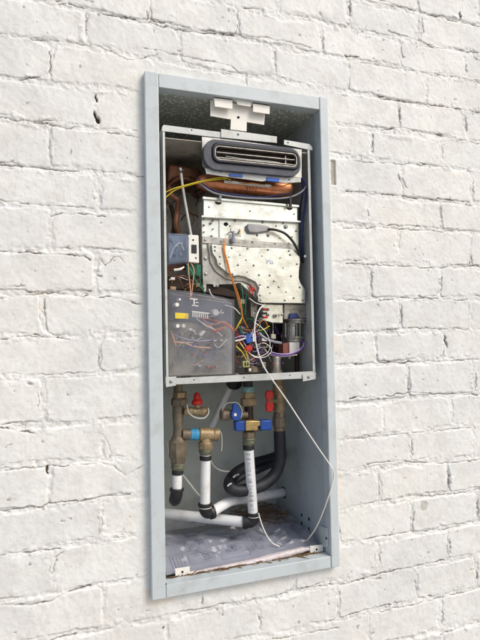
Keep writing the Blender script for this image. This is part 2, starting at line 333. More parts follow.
    # drawn-out cracks along beds, as in the photo
    def seam(pts, wd, d, c):
        nonlocal H, C
        Q = [P(px, py, .018) for px, py in pts]; w_ = win(min(p.x for p in Q) - .012, max(p.x for p in Q) + .012, min(p.z for p in Q) - .012, max(p.z for p in Q) + .012)
        D = np.full(X[w_].shape, 9.); jx, jz = JX[w_], JZ[w_]
        for p, q in zip(Q, Q[1:]):
            ex, ez = q.x - p.x, q.z - p.z; t = np.clip(((jx - p.x) * ex + (jz - p.z) * ez) / (ex * ex + ez * ez), 0, 1)
            D = np.minimum(D, np.hypot(jx - p.x - t * ex, jz - p.z - t * ez))
        g = np.exp(-(D / wd) ** 2) * BR[w_]; H[w_] -= d * g; C[w_] = np.maximum(C[w_], c * g)
    for sm in [([(68, 3), (90, 11), (118, 16), (150, 23), (185, 30), (238, 35)], .0014, .005, .75), ([(0, 74), (20, 79), (40, 76)], .0014, .004, .7), ([(0, 34), (30, 38), (66, 43), (100, 46), (128, 61), (160, 54)], .0011, .003, .55),
               ([(0, 118), (35, 122), (60, 127), (95, 129), (140, 138)], .0012, .004, .6), ([(0, 164), (40, 168), (78, 172)], .0013, .004, .65), ([(0, 251), (50, 254), (85, 256), (92, 262)], .0014, .004, .75),
               ([(0, 298), (45, 293), (80, 296), (115, 298), (142, 304)], .0014, .004, .7), ([(0, 287), (24, 286)], .0010, .003, .7), ([(0, 339), (40, 337), (70, 339)], .0011, .003, .6), ([(0, 427), (20, 431), (35, 435), (42, 428)], .0014, .004, .7),
               ([(0, 471), (50, 466), (100, 464), (112, 466), (125, 476), (145, 465)], .0012, .004, .55), ([(105, 436), (112, 455), (124, 475)], .0010, .002, .4), ([(0, 511), (60, 503), (100, 498), (130, 494)], .0013, .004, .65),
               ([(0, 556), (40, 550), (60, 549)], .0013, .004, .7), ([(0, 606), (50, 602), (70, 592), (100, 584)], .0016, .005, .6), ([(50, 640), (80, 634), (110, 630)], .0016, .004, .6), ([(26, 590), (60, 553)], .0, .0, .0) if 0 else ([(48, 573), (55, 558), (64, 553)], .0012, .004, .65),
               ([(50, 217), (62, 213), (105, 216)], .0014, .004, .6), ([(100, 257), (106, 266), (112, 258), (118, 256), (124, 264)], .0012, .003, .55), ([(93, 184), (99, 196), (104, 187)], .0009, .002, .4), ([(0, 200), (20, 203), (60, 205), (85, 207)], .0011, .004, .5),
               ([(380, 0), (420, 12), (460, 22), (480, 26)], .0013, .004, .65), ([(388, 31), (420, 40), (430, 47), (450, 49), (478, 53)], .0014, .004, .65), ([(345, 55), (358, 57)], .0016, .005, .85), ([(360, 62), (410, 70), (480, 82)], .0010, .003, .5),
               ([(374, 97), (402, 101), (440, 106), (480, 113)], .0014, .005, .7), ([(406, 128), (440, 135), (456, 138)], .0016, .005, .9), ([(374, 130), (400, 128), (480, 144)], .0012, .004, .6), ([(350, 160), (373, 163), (430, 165), (480, 173)], .0011, .004, .6),
               ([(346, 191), (362, 191), (400, 196), (450, 202), (478, 208)], .0016, .005, .6), ([(344, 229), (375, 227), (436, 231), (470, 231)], .0012, .004, .6), ([(346, 263), (400, 266), (430, 268), (480, 266)], .0013, .004, .55), ([(338, 299), (365, 301), (400, 298), (468, 300)], .0014, .005, .6),
               ([(338, 334), (375, 330), (410, 328), (468, 329)], .0014, .004, .55), ([(354, 364), (400, 363), (440, 361), (478, 359)], .0016, .005, .6), ([(350, 398), (385, 396), (408, 393), (450, 394), (480, 395)], .0013, .005, .7), ([(354, 439), (400, 434), (470, 428)], .0012, .004, .55),
               ([(352, 469), (372, 463), (402, 461), (440, 464), (480, 460)], .0013, .005, .6), ([(360, 504), (410, 497), (448, 495), (480, 489)], .0012, .004, .6), ([(362, 541), (400, 533), (440, 531), (480, 520)], .0014, .005, .6), ([(320, 587), (350, 583), (378, 574), (420, 565), (448, 560)], .0016, .005, .75),
               ([(380, 612), (410, 605), (440, 599), (480, 588)], .0012, .004, .55), ([(440, 635), (480, 622)], .0014, .004, .6), ([(144, 48), (180, 55), (230, 66), (246, 76)], .0013, .004, .55), ([(142, 17), (200, 29), (240, 34), (290, 42), (325, 52)], .0012, .003, .55),
               ([(180, 612), (250, 600), (330, 585)], .0013, .004, .5), ([(272, 640), (340, 628)], .0014, .004, .5)]:
        seam(*sm)
    # rectangular chase in the mortar beside the frame
    q0, q1 = P(331, 160, .018), P(336, 185, .018)
    g = sstep(-.0015, .001, X + .001 * vnoise(X * 0, Z * 120, 9) - q0.x) * sstep(.001, -.0012, X - q1.x) * sstep(-.001, .001, Z - q1.z) * sstep(.001, -.001, Z - q0.z)
    H -= .006 * g
    chip = sstep(1., .6, np.hypot((X - P(424, 506, .018).x) / .016, (Z - P(424, 506, .018).z) / .016) + .3 * fbm(X, Z, 40, 7, 2)); H -= .0018 * chip
    # bedding around the box: trowelled mortar against the frame
    dxf = np.maximum(np.maximum(-X, X - .45), 0); dzf = np.maximum(np.maximum(-Z, Z - 1.137), 0); df = np.hypot(dxf, dzf)
    tr = sstep(.03, .008, df + .012 * fbm(X, Z, 13, 141, 3)); sm_ = -.0010 + .0018 * fbm(X, Z, 28, 145, 4)
    keep = C < .55; H = np.where(keep, H * (1 - .65 * tr) + sm_ * .65 * tr, H); C = C * (1 - .4 * tr * keep)
    inside = df <= .0; H = np.where(inside, np.minimum(H, .0), H)
    H = np.where(H < -.0075, H, H * .74)
    Y = .018 - H
    nx, nz = X.shape; n = nx * nz
    idx = np.arange(n).reshape(nx, nz)
    fa = np.stack([idx[:-1, :-1], idx[1:, :-1], idx[1:, 1:], idx[:-1, 1:]], -1).reshape(-1, 4)
    cx = ((X[:-1, :-1] + X[1:, 1:]) / 2).ravel(); cz = ((Z[:-1, :-1] + Z[1:, 1:]) / 2).ravel()
    fa = fa[~((cx > .02) & (cx < .437) & (cz > .018) & (cz < 1.117))]
    me = bpy.data.meshes.new('brick_wall'); me.vertices.add(n)
    me.vertices.foreach_set('co', np.stack([X, Y, Z], -1).astype(np.float32).ravel())
    me.loops.add(len(fa) * 4); me.loops.foreach_set('vertex_index', fa.astype(np.int32).ravel())
    me.polygons.add(len(fa)); me.polygons.foreach_set('loop_start', np.arange(0, len(fa) * 4, 4, dtype=np.int32)); me.polygons.foreach_set('use_smooth', np.ones(len(fa), bool))
    me.update(calc_edges=True)
    # colour data: soil in the cracks (r), bare mortar smear (g), brick tone (b), bare grey patch (a)
    raw = np.clip(tr * sstep(-.1, .5, fbm(X, Z, 9, 151, 3)) * (((X > .44) & (Z < .55)) * 1. + (Z < .02) * .9), 0, 1)
    bare = np.maximum(g, chip * .55)
    cols = np.stack([np.clip(C, 0, 1), raw, h2[bi] * .6 + .4 * (fbm(X, Z, 5, 161, 2) + 1) / 2, bare], -1).astype(np.float32)
    at = me.color_attributes.new('marks', 'FLOAT_COLOR', 'POINT'); at.data.foreach_set('color', cols.ravel())
    m = bpy.data.materials.new('painted_brick'); m.use_nodes = True; t = m.node_tree; N = t.nodes; L = t.links; b = N['Principled BSDF']
    ca = N.new('ShaderNodeVertexColor'); ca.layer_name = 'marks'; sp = N.new('ShaderNodeSeparateColor'); L.new(ca.outputs['Color'], sp.inputs[0])
    tc = N.new('ShaderNodeTexCoord')
    def nz_(s, d=5, r=.6):
        q = N.new('ShaderNodeTexNoise'); q.inputs['Scale'].default_value = s; q.inputs['Detail'].default_value = d; q.inputs['Roughness'].default_value = r; L.new(tc.outputs['Object'], q.inputs['Vector']); return q
    def mix(f, c1, c2):
        q = N.new('ShaderNodeMixRGB')
        for s_, v in (('Fac', f), ('Color1', c1), ('Color2', c2)):
            if isinstance(v, (tuple, float)): q.inputs[s_].default_value = v
            else: L.new(v, q.inputs[s_])
        return q.outputs['Color']
    def ramp(src, a, b_, c0=0., c1=1.):
        q = N.new('ShaderNodeMapRange'); q.inputs['From Min'].default_value = a; q.inputs['From Max'].default_value = b_; q.inputs['To Min'].default_value = c0; q.inputs['To Max'].default_value = c1; L.new(src, q.inputs['Value']); return q.outputs['Result']
    base = mix(sp.outputs['Blue'], srgb(220, 223, 223), srgb(231, 233, 230))
    base = mix(ramp(nz_(26, 8, .7).outputs['Fac'], .46, .66, 0, .6), base, srgb(205, 205, 201))
    base = mix(ramp(nz_(9, 8, .65).outputs['Fac'], .46, .64, 0, .6), base, srgb(206, 208, 208))
    base = mix(ramp(nz_(85, 6, .7).outputs['Fac'], .54, .68, 0, .45), base, srgb(192, 190, 184))
    base = mix(ramp(nz_(3.2).outputs['Fac'], .4, .7, 0, .30), base, srgb(236, 233, 222))
    base = mix(ramp(nz_(300, 2).outputs['Fac'], .66, .74, 0, .4), base, srgb(150, 142, 130))
    base = mix(ramp(sp.outputs['Green'], 0, 1, 0, .75), base, srgb(232, 214, 192))
    base = mix(ramp(ca.outputs['Alpha'], 0, 1, 0, .9), base, srgb(160, 154, 140))
    base = mix(ramp(sp.outputs['Red'], .16, .62, 0, .92), base, mix(nz_(40).outputs['Fac'], srgb(132, 112, 88), srgb(58, 50, 44)))
    L.new(base, b.inputs['Base Color']); b.inputs['Roughness'].default_value = .62; b.inputs['Specular IOR Level'].default_value = .35
    bp = N.new('ShaderNodeBump'); bp.inputs['Strength'].default_value = .6; bp.inputs['Distance'].default_value = .0011; L.new(nz_(120, 9, .72).outputs['Fac'], bp.inputs['Height']); L.new(bp.outputs['Normal'], b.inputs['Normal'])
    me.materials.append(m)
    o = bpy.data.objects.new('brick_wall', me); COL.objects.link(o)
    tag(o, 'rough brick wall thickly painted white with dark cracks in its joints', 'wall')
brick_wall()

# ground in front of the wall, far below the picture
g = MB().add([(-400, -400, -1.25), (400, -400, -1.25), (400, 400, -1.25), (-400, 400, -1.25)], [(0, 1, 2, 3)]).build('ground', mat('pale_concrete', srgb(168, 166, 160), .85, 0, .15, 3))
g['kind'] = 'structure'

# ------------------------------------------------------------------ recessed box
XL, XR, ZB, ZT, YB = .031, .427, .022, 1.105, .33
box = thing('recess_box', (.225, 0, 0), 'open pale blue grey sheet metal box set upright into the white brick wall', 'metal box')
f = MB().box((0, 0, 0), (XL, .03, 1.137)); f.build('frame_stile', FRAME, box, .0022)
f = MB().box((XR, 0, 0), (.45, .03, 1.137)); f.build('frame_stile', FRAME, box, .0022)
f = MB().box((XL + .0006, .0012, ZT), (XR - .0006, .03, 1.1362)); f.build('frame_rail', FRAME, box, .0012)
f = MB().box((XL + .0006, .0012, .0006), (XR - .0006, .03, .0275)); f.build('frame_rail', FRAME, box, .0012)
T = .0015
MB().box((XL - T, .031, ZB), (XL, YB, ZT)).build('side_panel', BOXIN, box)
MB().box((XR, .031, ZB), (XR + T, YB, ZT)).build('side_panel', BOXIN, box)
MB().box((XL, .031, ZT), (XR, YB, ZT + T)).build('top_panel', SPECK, box)
MB().box((XL - T, .031, ZB - T), (XR + T, YB, ZB)).build('bottom_panel', mat('stained_floor', srgb(146, 146, 138), .6, .1, .2, 20, srgb(92, 62, 38), .9, 12, bump=.3), box)
MB().box((XL - T, YB, ZB - T), (XR + T, YB + T, ZT + T)).build('back_panel', mat('back_paint_as_lit', srgb(206, 212, 206), .42, .0, .06, 6, srgb(140, 140, 128), .5, 11, bump=.15), box)  # same paint as the side panels; its lighting is put into this neutral grey
# punched holes, bracket and tabs low on the right and left
def hole_on_side(px, py, r=.0045):
    # where the sight line meets the right side panel
    d = P(px, py, .1) - P(px, py, 0); t = (XR - P(px, py, 0).x) / d.x; q = P(px, py, 0) + d * t
    return q
for px, py in [(301.7, 515), (301.7, 523.3), (309, 519), (309, 529)]:
    q = hole_on_side(px, py); q.x = XR - .0006
    MB().lathe(q, q + Vector((.0012, 0, 0)), [(0, .0045), (1, .0045)], 16).build('knockout', DARK, box)
A = [hole_on_side(320, 525), hole_on_side(331, 530), hole_on_side(331, 548.5), hole_on_side(325.5, 547), hole_on_side(321, 543)]
for q in A: q.x = XR - .004; q.y = max(q.y, .012)
br = MB().prism3(A, Vector((.0036, 0, 0))).build('bracket', FRAME, box, .0006)
q = hole_on_side(328, 538); q.x = XR - .0052
MB().lathe(q, q + Vector((.0016, 0, 0)), [(0, .003), (1, .003)], 14).build('screw_hole', DARK, br)
def tab(pts, h, y):
    o = plate('tab', pts, y, .0015, WHITEP, box, .0005)
    q = P(*h, y - .0007); MB().lathe(q, q + Vector((0, .001, 0)), [(0, .0024), (1, .0024)], 14).build('screw_hole', DARK, o)
tab([(310, 546), (323, 544.6), (323.4, 551.5), (319, 552.2), (319, 555), (314, 556), (314, 553), (310.2, 553.8)], (316.7, 549.5), .034)
tab([(175, 568.7), (189.7, 566.6), (190, 574.6), (186, 575.4), (186, 579), (182, 579), (182, 576.2), (175.5, 577.2)], (182.5, 572), .034)
MB().lathe(P(166.2, 584, -.0006) + Vector((0, 0, 0)), P(166.2, 584, .0006), [(0, .0014), (1, .0014)], 10).build('screw_hole', DARK, box)

# ------------------------------------------------------------------ water heater
FY = .025
q = P(240, 378, FY)
wh = thing('water_heater', (.228, .14, .455), 'tankless gas water heater with its front cover off and wiring exposed', 'water heater')
cx0, cx1, cz0, cz1, cyb = P(163, 200, FY).x, P(313, 260, FY).x, P(166.5, 385, FY).z, P(163, 127, FY).z, .25
print('chassis', cx0, cx1, cz0, cz1)
cz1 = (P(163, 126, FY).z + P(312, 147, FY).z) / 2; cz0 = (P(166.5, 384.5, FY).z + P(315, 378, FY).z) / 2
hs = MB().box((cx0, FY, cz0), (cx0 + .0012, cyb, cz1)).box((cx0, FY, cz0 + .002), (cx0 + .0065, FY + .0012, cz1 - .006)); hs.build('housing_side', HOUS, wh)
hs = MB().box((cx1 - .0012, FY, cz0), (cx1, cyb, cz1)).box((cx1 - .0075, FY, cz0 + .002), (cx1, FY + .0012, cz1 - .006)); hs.build('housing_side', HOUS, wh)
MB().box((cx0 + .0012, FY + .002, cz1 - .0212), (cx1 - .0012, cyb, cz1 - .02)).build('housing_top', HOUSIN, wh)
MB().box((cx0 + .0012, FY + .002, cz0 + .0008), (cx1 - .0012, cyb, cz0 + .002)).build('housing_bottom', HOUSIN, wh)
MB().box((cx0 + .0012, cyb - .0012, cz0 + .002), (cx1 - .0012, cyb, cz1 - .0212)).build('housing_back', HOUSIN, wh)
def lens_hole(px, py, y, r, par, name='screw_hole'):
    q = P(px, py, y - .0004); return MB().lathe(q, q + Vector((0, .0008, 0)), [(0, r), (1, r)], 14).build(name, DARK, par)
lp = plate('top_lip', [(162, 127), (163.5, 124.6), (221, 132), (221, 138), (162, 131)], FY - .001, .0014, HOUS, wh); lens_hole(191.7, 130, FY - .001, .0016, lp)
lp = plate('top_lip', [(284, 139.6), (309.5, 144), (312.4, 147), (312.7, 150.5), (284, 144.6)], FY - .001, .0014, HOUS, wh); lens_hole(288, 142.6, FY - .001, .0018, lp)
bl_ = MB().prism([(166.5, 378.6), (315, 371.2), (315, 378), (166.5, 385)], FY - .001, .0014)
bo = bl_.build('bottom_lip', HOUS, wh, .0005)
for h in [(194, 379.8), (244, 377.6), (290, 375.2)]: lens_hole(h[0], h[1], FY - .001, .0015, bo)
MB().box((cx0 + .002, FY + .003, cz0 + .004), (cx1 - .002, FY + .012, cz0 + .0065)).build('sill_strip', DARKB, wh)
# front hook bracket above the flue outlet
hb = plate('hook_bracket', [(210.3, 99.5), (231, 102.5), (246.7, 105.5), (265.2, 112.5), (264.3, 125), (246.9, 122), (246.7, 131.5), (230.3, 129.6), (230.8, 119.5), (210.3, 116)], .023, .0016, WHITEP, wh)
for t_ in [[(214, 97), (232.5, 99.2), (232.5, 109), (214.7, 106.6)], [(235.5, 98.5), (252.2, 101.2), (250.8, 106.8), (237.5, 104.6)], [(253, 102.5), (270, 105), (269.7, 114.2), (253, 111.8)]]:
    MB().prism(t_, .010, .0014).prism([t_[0], t_[1], (t_[1][0], t_[1][1] + 1.2), (t_[0][0], t_[0][1] + 1.2)], .010, .014).build('hook', WHITEP, hb, .0006)
lens_hole(238.5, 117.2, .0222, .0030, hb, 'bolt_hole')
cp = plate('centre_strip', [(221, 128.9), (231, 130.2), (277, 136.4), (277, 143), (221, 137.6)], .0215, .0014, HOUS, wh)
# bolts
bolt_m = MB().lathe((0, 0, 0), (0, -.0026, 0), [(0, .0036), (.25, .0036), (.3, .0026), (.8, .0026), (1, .0018)], 12).lathe((0, -.0026, 0), (0, -.0029, 0), [(0, .0009), (1, .0009)], 6)
bolt0 = None
def bolt(px, py, y, s=1., par=None, name='bolt'):
    global bolt0
    q = P(px, py, y)
    if bolt0 is None: bolt0 = bolt_m.build(name, STEEL, par or wh); o = bolt0
    else: o = bolt0.copy(); COL.objects.link(o); o.name = name; o.parent = par or wh; o.matrix_parent_inverse = Matrix.Translation(-wh.location) if par is None else Matrix()
    o.location = q; o.scale = (s, 1, s)
bolt(238.3, 134.2, .0215, .8)
for c, s_ in [([(165.5, 377), (176.5, 376.6), (176, 385.6), (166, 387.3)], (171, 381.6)), ([(302.6, 374.5), (316, 372.4), (315.6, 379.2), (303, 381.6)], (308.5, 377))]:
    plate('mounting_lug', c, FY - .004, .0016, HOUS, wh); bolt(s_[0], s_[1], FY - .004, 1.0)

# flue outlet
plate('outlet_plate', [(201.8, 136.5), (232, 139.6), (301.8, 149.5), (301.8, 178), (206, 169), (202.5, 166)], .0245, .0012, GALV, wh, .001)
def stadium(cx_, cz_, w_, h_, r, y, n=10):
    out = []
    for (sx, sz, a0) in ((1, 1, 0), (-1, 1, 90), (-1, -1, 180), (1, -1, 270)):
        for k in range(n + 1):
            a_ = math.radians(a0 + 90 * k / n); out.append(Vector((cx_ + sx * (w_ / 2 - r) + r * math.cos(a_), y, cz_ + sz * (h_ / 2 - r) + r * math.sin(a_))))
    return out
def ringmesh(o_, i_, y0, y1, inner_y=None):
    n = len(o_); V = []
    for y, L_ in ((y1, o_), (y0, o_), (y0, i_), (y1, i_)): V += [Vector((p.x, y, p.z)) for p in L_]
    F = []
    for k in range(3): F += [(k * n + i, k * n + (i + 1) % n, (k + 1) * n + (i + 1) % n, (k + 1) * n + i) for i in range(n)]
    return MB().add(V, F)
gy = .006
c0, c1 = P(204, 153, gy), P(301.5, 162, gy); gcx, gcz = (c0.x + c1.x) / 2, (P(252, 142.5, gy).z + P(252, 172.5, gy).z) / 2; gw = c1.x - c0.x; gh = P(252, 142.5, gy).z - P(252, 172.5, gy).z
iw = P(297.5, 160, gy).x - P(215, 152, gy).x; icx = (P(297.5, 160, gy).x + P(215, 152, gy).x) / 2; ih = P(256, 149, gy).z - P(256, 163.2, gy).z; icz = (P(256, 149, gy).z + P(256, 163.2, gy).z) / 2
gk = ringmesh(stadium(gcx, gcz, gw, gh, gh * .44, gy), stadium(icx, icz, iw + .012, ih + .013, ih * .5, gy), gy + .004, .024).build('gasket', RUBBER, wh, .003)
ringmesh(stadium(icx, icz, iw + .010, ih + .011, ih * .48, gy), stadium(icx, icz, iw, ih, ih * .38, gy), gy - .001, .024).build('gasket_lip', mat('dark_rubber', srgb(52, 54, 60), .55, 0, .15, 60), gk, .002)
rim = ringmesh(stadium(icx, icz, iw - .001, ih - .001, ih * .36, gy), stadium(icx, icz, iw - .005, ih - .005, ih * .28, gy), gy + .001, .018).build('outlet_rim', CAST, wh)
MB().box((icx - iw / 2, .022, icz - ih / 2), (icx + iw / 2, .0238, icz + ih / 2)).build('outlet_throat', DARKB, wh)
for k, zz in enumerate((.06, -.30)):
    z_ = icz + ih * zz; MB().box((icx - iw * .475, .010, z_ - .0011), (icx + iw * .475, .0215, z_ + .0011)).build('louvre', GALV, wh, .0006)
MB().box((icx + iw * .36, .014, icz - ih * .34), (icx + iw * .375, .024, icz + ih * .34)).build('louvre_post', CAST, wh, .0004)
MB().tube([Vector((icx - iw * .36, .019, icz - ih * .08)), Vector((icx - iw * .1, .018, icz - ih * .16)), Vector((icx + iw * .15, .019, icz - ih * .12)), Vector((icx + iw * .3, .019, icz - ih * .17))], .0016, 6).build('baffle', ALU, wh)
lipp = plate('outlet_lip', [(204.8, 168), (301, 178), (301, 182.2), (285, 183), (268, 180.4), (262, 181.5), (228, 177), (206.3, 173.8)], .02, .0014, HOUS, wh)
lens_hole(220.6, 171.8, .02, .0017, lipp); lens_hole(289, 179.7, .02, .0017, lipp)
plate('wire_clip', [(229, 173.6), (242.5, 174.4), (243, 177), (230, 176)], .017, .004, W['blue'], wh)
plate('wire_clip', [(267, 177), (279.5, 178.4), (279, 182), (267, 181)], .017, .004, W['blue'], wh)

# copper heat exchanger
def lathe_px(name, m, a, b, prof, par, n=24, ph=0): return MB().lathe(P(*a), P(*b), prof, n, ph).build(name, m, par, smooth=35)
a, b_ = P(205, 188, .10), P(289.5, 190.5, .10)
hx = MB().lathe(P(196, 181.6, .085), P(289.5, 189.8, .085), [(0, .006), (.02, .013), (.06, .018), (.1, .0205), (.45, .0212), (.46, .0218), (.475, .0218), (.485, .0212), (.97, .0212), (1, .0195)], 36).build('heat_exchanger', COPPER, wh, smooth=50)
MB().prism([(167.5, 163), (200, 168), (212, 186), (206, 192), (190, 178), (178, 176), (167.8, 182)], .12, .09).build('heat_exchanger_shell', COPPERD, wh, .006)
for k in range(4):
    x_ = 246.5 + k * 3.1
    wire('marker_stroke', [(x_ + .9, 186.6, .0632), (x_ + .3, 189.4, .0634), (x_ - .8, 192, .0658)], .0006, INK, hx, 5)
for p_ in [[(169, 188, .10), (172, 196, .09), (178, 201, .09), (177, 212, .10), (176, 224, .10), (179, 236, .11)], [(168, 186, .14), (180, 178, .13), (196, 182, .12), (204, 190, .13)]]:
    MB().tube([P(*t) for t in p_], .0065, 14).build('copper_pipe', COPPERD, wh)
MB().tube([P(*t) for t in [(171, 205, .13), (174, 222, .12), (172, 240, .12)]], .005, 12).build('copper_pipe', DARKB, wh)
ro = MB().tube([P(180.3, 168, .06), P(184, 195, .06), P(191.2, 236, .06)], .0030, 14).build('rod', PALE, wh)
MB().tube([P(177.5, 168, .058), P(179, 171, .055), P(182, 171.2, .055), P(184, 168.5, .058)], .0018, 8).build('hook_clip', DARKB, ro)
# thermal fuse strip
fu = plate('fuse_strip', [(224.3, 180), (272, 185.2), (272, 187.6), (224.3, 182.8)], .046, .003, WHITEP, wh)
MB().lathe(P(231.5, 181.6, .044), P(238.5, 182.6, .044), [(0, .0022), (.2, .0032), (.8, .0032), (1, .002)], 12).build('fuse_bead', WHITEP, fu)
MB().lathe(P(264.5, 185.2, .044), P(271.5, 186, .044), [(0, .002), (.2, .0038), (.8, .0038), (1, .002)], 12).build('fuse_bead', WHITEP, fu)
wire('wiring', [(164, 193, .05), (174, 188.5, .04), (190, 184, .035), (205, 180.2, .035), (222, 177.5, .035), (231, 179.8, .04)], .0013, W['yellow'], wh)
wire('wiring', [(165, 198, .05), (176, 189.6, .043), (192, 184.6, .038), (208, 180.6, .038), (226, 178.8, .038)], .0012, W['yellow'], wh)
wire('wiring', [(270, 187, .04), (282, 186, .04), (292, 183, .04), (300, 179, .05)], .0012, W['orange'], wh)
wire('wiring', [(242, 183.5, .04), (252, 183, .04), (262, 184.5, .04)], .0012, W['orange'], wh)
wire('wiring', [(199, 182, .05), (206, 188.5, .04), (216, 193.5, .038), (232, 196.4, .036), (252, 198.2, .036), (276, 198.6, .036), (292, 196.5, .036), (303, 190.5, .036), (306, 184, .04), (304, 178, .05)], .0021, W['grey'], wh)
wire('wiring', [(198, 178, .06), (204, 185, .05), (218, 191.5, .048), (240, 195, .046), (262, 197, .046), (290, 193, .05)], .0016, W['navy'], wh)
wire('wiring', [(299, 178, .05), (304, 181, .04), (306, 192, .04), (305, 205, .045), (303, 222, .05), (302, 240, .06), (303, 258, .07)], .0030, W['navy'], wh, 10)
wire('wiring', [(301, 180, .05), (303, 190, .05), (300, 210, .08), (300, 222, .09)], .0022, W['navy'], wh, 10)
plate('cable_tie', [(219.5, 195.4), (221.6, 195.5), (221.6, 200.2), (219.6, 200)], .034, .005, W['grey'], wh)
plate('cable_tie', [(289.5, 195.2), (292, 195.5), (292, 206.5), (289.7, 206)], .034, .005, BLACKR, wh)

# burner case and gas manifold
CY = .062
plate('burner_case', [(201.5, 216), (299, 222), (299, 300), (258, 300), (240, 283), (206, 284), (202, 250)], CY + .004, .045, ALU, wh, .001)
plate('upper_cover', [(203.5, 199), (297.5, 207.6), (297.5, 221), (203.5, 215.8)], .052, .05, ALU, wh, .001)
plate('cover_lip', [(202.8, 196.4), (299.2, 205), (299.2, 207.2), (202.8, 198.8)], .046, .012, ALU, wh, .0005)
plate('cover_lip', [(201.6, 215.2), (300.8, 220.6), (300.8, 222.4), (201.6, 217)], .049, .012, ALU, wh, .0005)
for cx_, cy_ in ((218.3, 202), (289.5, 207.5)):
    q = P(cx_, cy_, .0515); V = [q + Vector((math.cos(math.radians(a_)) * .0085, 0, math.sin(math.radians(a_)) * .0065)) for a_ in range(180, 361, 15)]
    MB().prism3(V, Vector((0, .0008, 0))).build('notch', DARKB, wh)
plate('front_plate', [(219.3, 218.6), (298.6, 223), (298.6, 246), (219.5, 240)], CY, .004, ALU, wh, .0006)
plate('joint_strip', [(202, 236.4), (220, 237.6), (296.5, 244), (296.5, 250), (240, 246), (202.5, 243)], CY - .003, .004, GALV, wh, .0006)
mo = [(211.7, 244), (246.7, 247.3), (270, 248), (293, 249.2), (299.4, 251), (300.2, 262), (299.2, 271), (299, 278), (300.6, 283), (305.4, 290), (305.3, 303.4), (262, 302.8), (258.3, 301.6), (257.5, 294), (259.3, 288), (255.5, 281.6), (245, 276.8), (238, 275.4), (233, 276), (227.5, 272.5), (221, 267.6), (217.6, 264.4), (216.2, 258.6), (212.6, 253)]
plate('gas_manifold', mo, CY - .012, .012, ALU, wh, .001)
sk = [(208, 243.5), (213, 244.5), (213.5, 252.5), (217.2, 258.5), (218.4, 263.8), (222, 267), (228.5, 271.6), (233.4, 274.8), (245.4, 275.4), (256.4, 280.4), (261, 288), (259, 296), (255, 290), (250, 284.5), (243, 281.5), (233, 281), (224, 278), (215, 271), (210, 262)]
plate('manifold_skirt', sk, CY - .004, .02, CAST, wh, .0015)
plate('case_bracket', [(202, 247), (210, 249), (214, 262), (224, 276), (236, 282), (237, 284), (219, 284.5), (219, 287), (213.5, 287), (213, 284.5), (206.5, 284), (206.5, 292), (203, 292)], CY + .001, .006, GALV, wh, .0008)
bl_pts = [(204, 225, 0), (211.7, 236, 0), (235, 221, 0), (262.5, 222.4, 0), (257, 235.3, 0), (252.5, 241.7, 0), (205, 240, 0), (231.7, 247.9, 1), (215, 246.7, 1), (215, 250.5, 1), (220, 256.7, 1), (220, 263.6, 1), (247.5, 248.4, 1),
          (238, 265, 1), (253.7, 265.3, 1), (268, 236, 0), (296, 231, 0), (268, 249.6, 1), (289, 250.8, 1), (290, 254.8, 1), (297, 264, 1), (259, 275, 1), (269.7, 275.3, 1), (274, 281, 1), (268, 287, 1), (278.7, 287, 1),
          (291, 276, 1), (299.7, 287.3, 1), (259.8, 284.8, 1), (260, 295.3, 1), (260.5, 299.9, 1), (284.7, 300.3, 1), (293.7, 298, 1), (302.5, 300.2, 1), (232.5, 274, 1), (217, 285.5, 0)]
for px, py, k in bl_pts: bolt(px, py, CY - .012 if k else CY - (.003 if 236 < py < 246 and px < 300 else 0), .8 if k else .85)
for px, py, s_ in [(285.8, 226.8, 1.5), (205.3, 258.5, 1.4), (205.6, 274, 1.3), (211, 223, .9), (268.2, 235, 1.1), (289, 243.5, .9)]: bolt(px, py, CY + (.001 if py > 250 else -.001), s_)
q = P(226, 224.5, CY - .0006)
MB().prism3([q + Vector((math.cos(math.radians(a_)) * .0062, 0, math.sin(math.radians(a_)) * .0055)) for a_ in range(0, 181, 15)] + [q + Vector((-.002, 0, -.004)), q + Vector((.001, 0, -.004))], Vector((0, .0012, 0))).build('sight_hole', DARK, wh)
plate('sensor_plate', [(231, 227.3), (241.6, 228), (241.6, 236.2), (236, 235.2), (231, 231)], CY - .003, .003, WHITEP, wh, .0008)
MB().lathe(P(233.6, 231, CY - .012), P(233.2, 243, CY - .012), [(0, .002), (.15, .0038), (.55, .0038), (.6, .0052), (.95, .0052), (1, .003)], 14).build('igniter', W['grey'], wh)
MB().lathe(P(240, 229.5, CY - .004), P(239.5, 234, CY - .010), [(0, .002), (1, .002)], 10).build('igniter_lead', BRASSB, wh)
ps = plate('flame_rod_boot', [(247.5, 223.8), (260, 224.3), (268, 225.6), (271, 227.6), (270.6, 231), (264, 232), (257, 233.2), (249.5, 232.6), (246.8, 228.5)], CY - .012, .010, mat('grey_boot', srgb(150, 150, 152), .4, .5, .15, 40), wh, .003)
wire('wiring', [(268, 229.2, .05), (276, 230, .045), (285, 233.5, .043), (292.5, 241, .043), (297, 249, .043), (300.5, 256, .05), (303, 262, .07)], .0031, W['black'], wh, 10)
q = P(304.8, 256.4, .04); MB().lathe(q, q + Vector((0, -.004, 0)), [(0, .003), (.6, .0032), (1, .002)], 12).build('wire_cap', WHITEP, wh)
for st_ in [[(266, 259.2), (267.6, 261.4), (269, 259)], [(267.6, 261.4), (267, 264.6)], [(269.8, 260.2), (270.8, 264.4)], [(271.8, 260), (272.6, 264.6)], [(269, 261.6), (274, 262)], [(269.2, 263.4), (274.2, 263.7)], [(265.6, 263.6), (270.2, 259.4)]]:
    wire('marker_stroke', [(a_, b2, CY - .0122) for a_, b2 in st_], .00042, BINK, wh, 5)
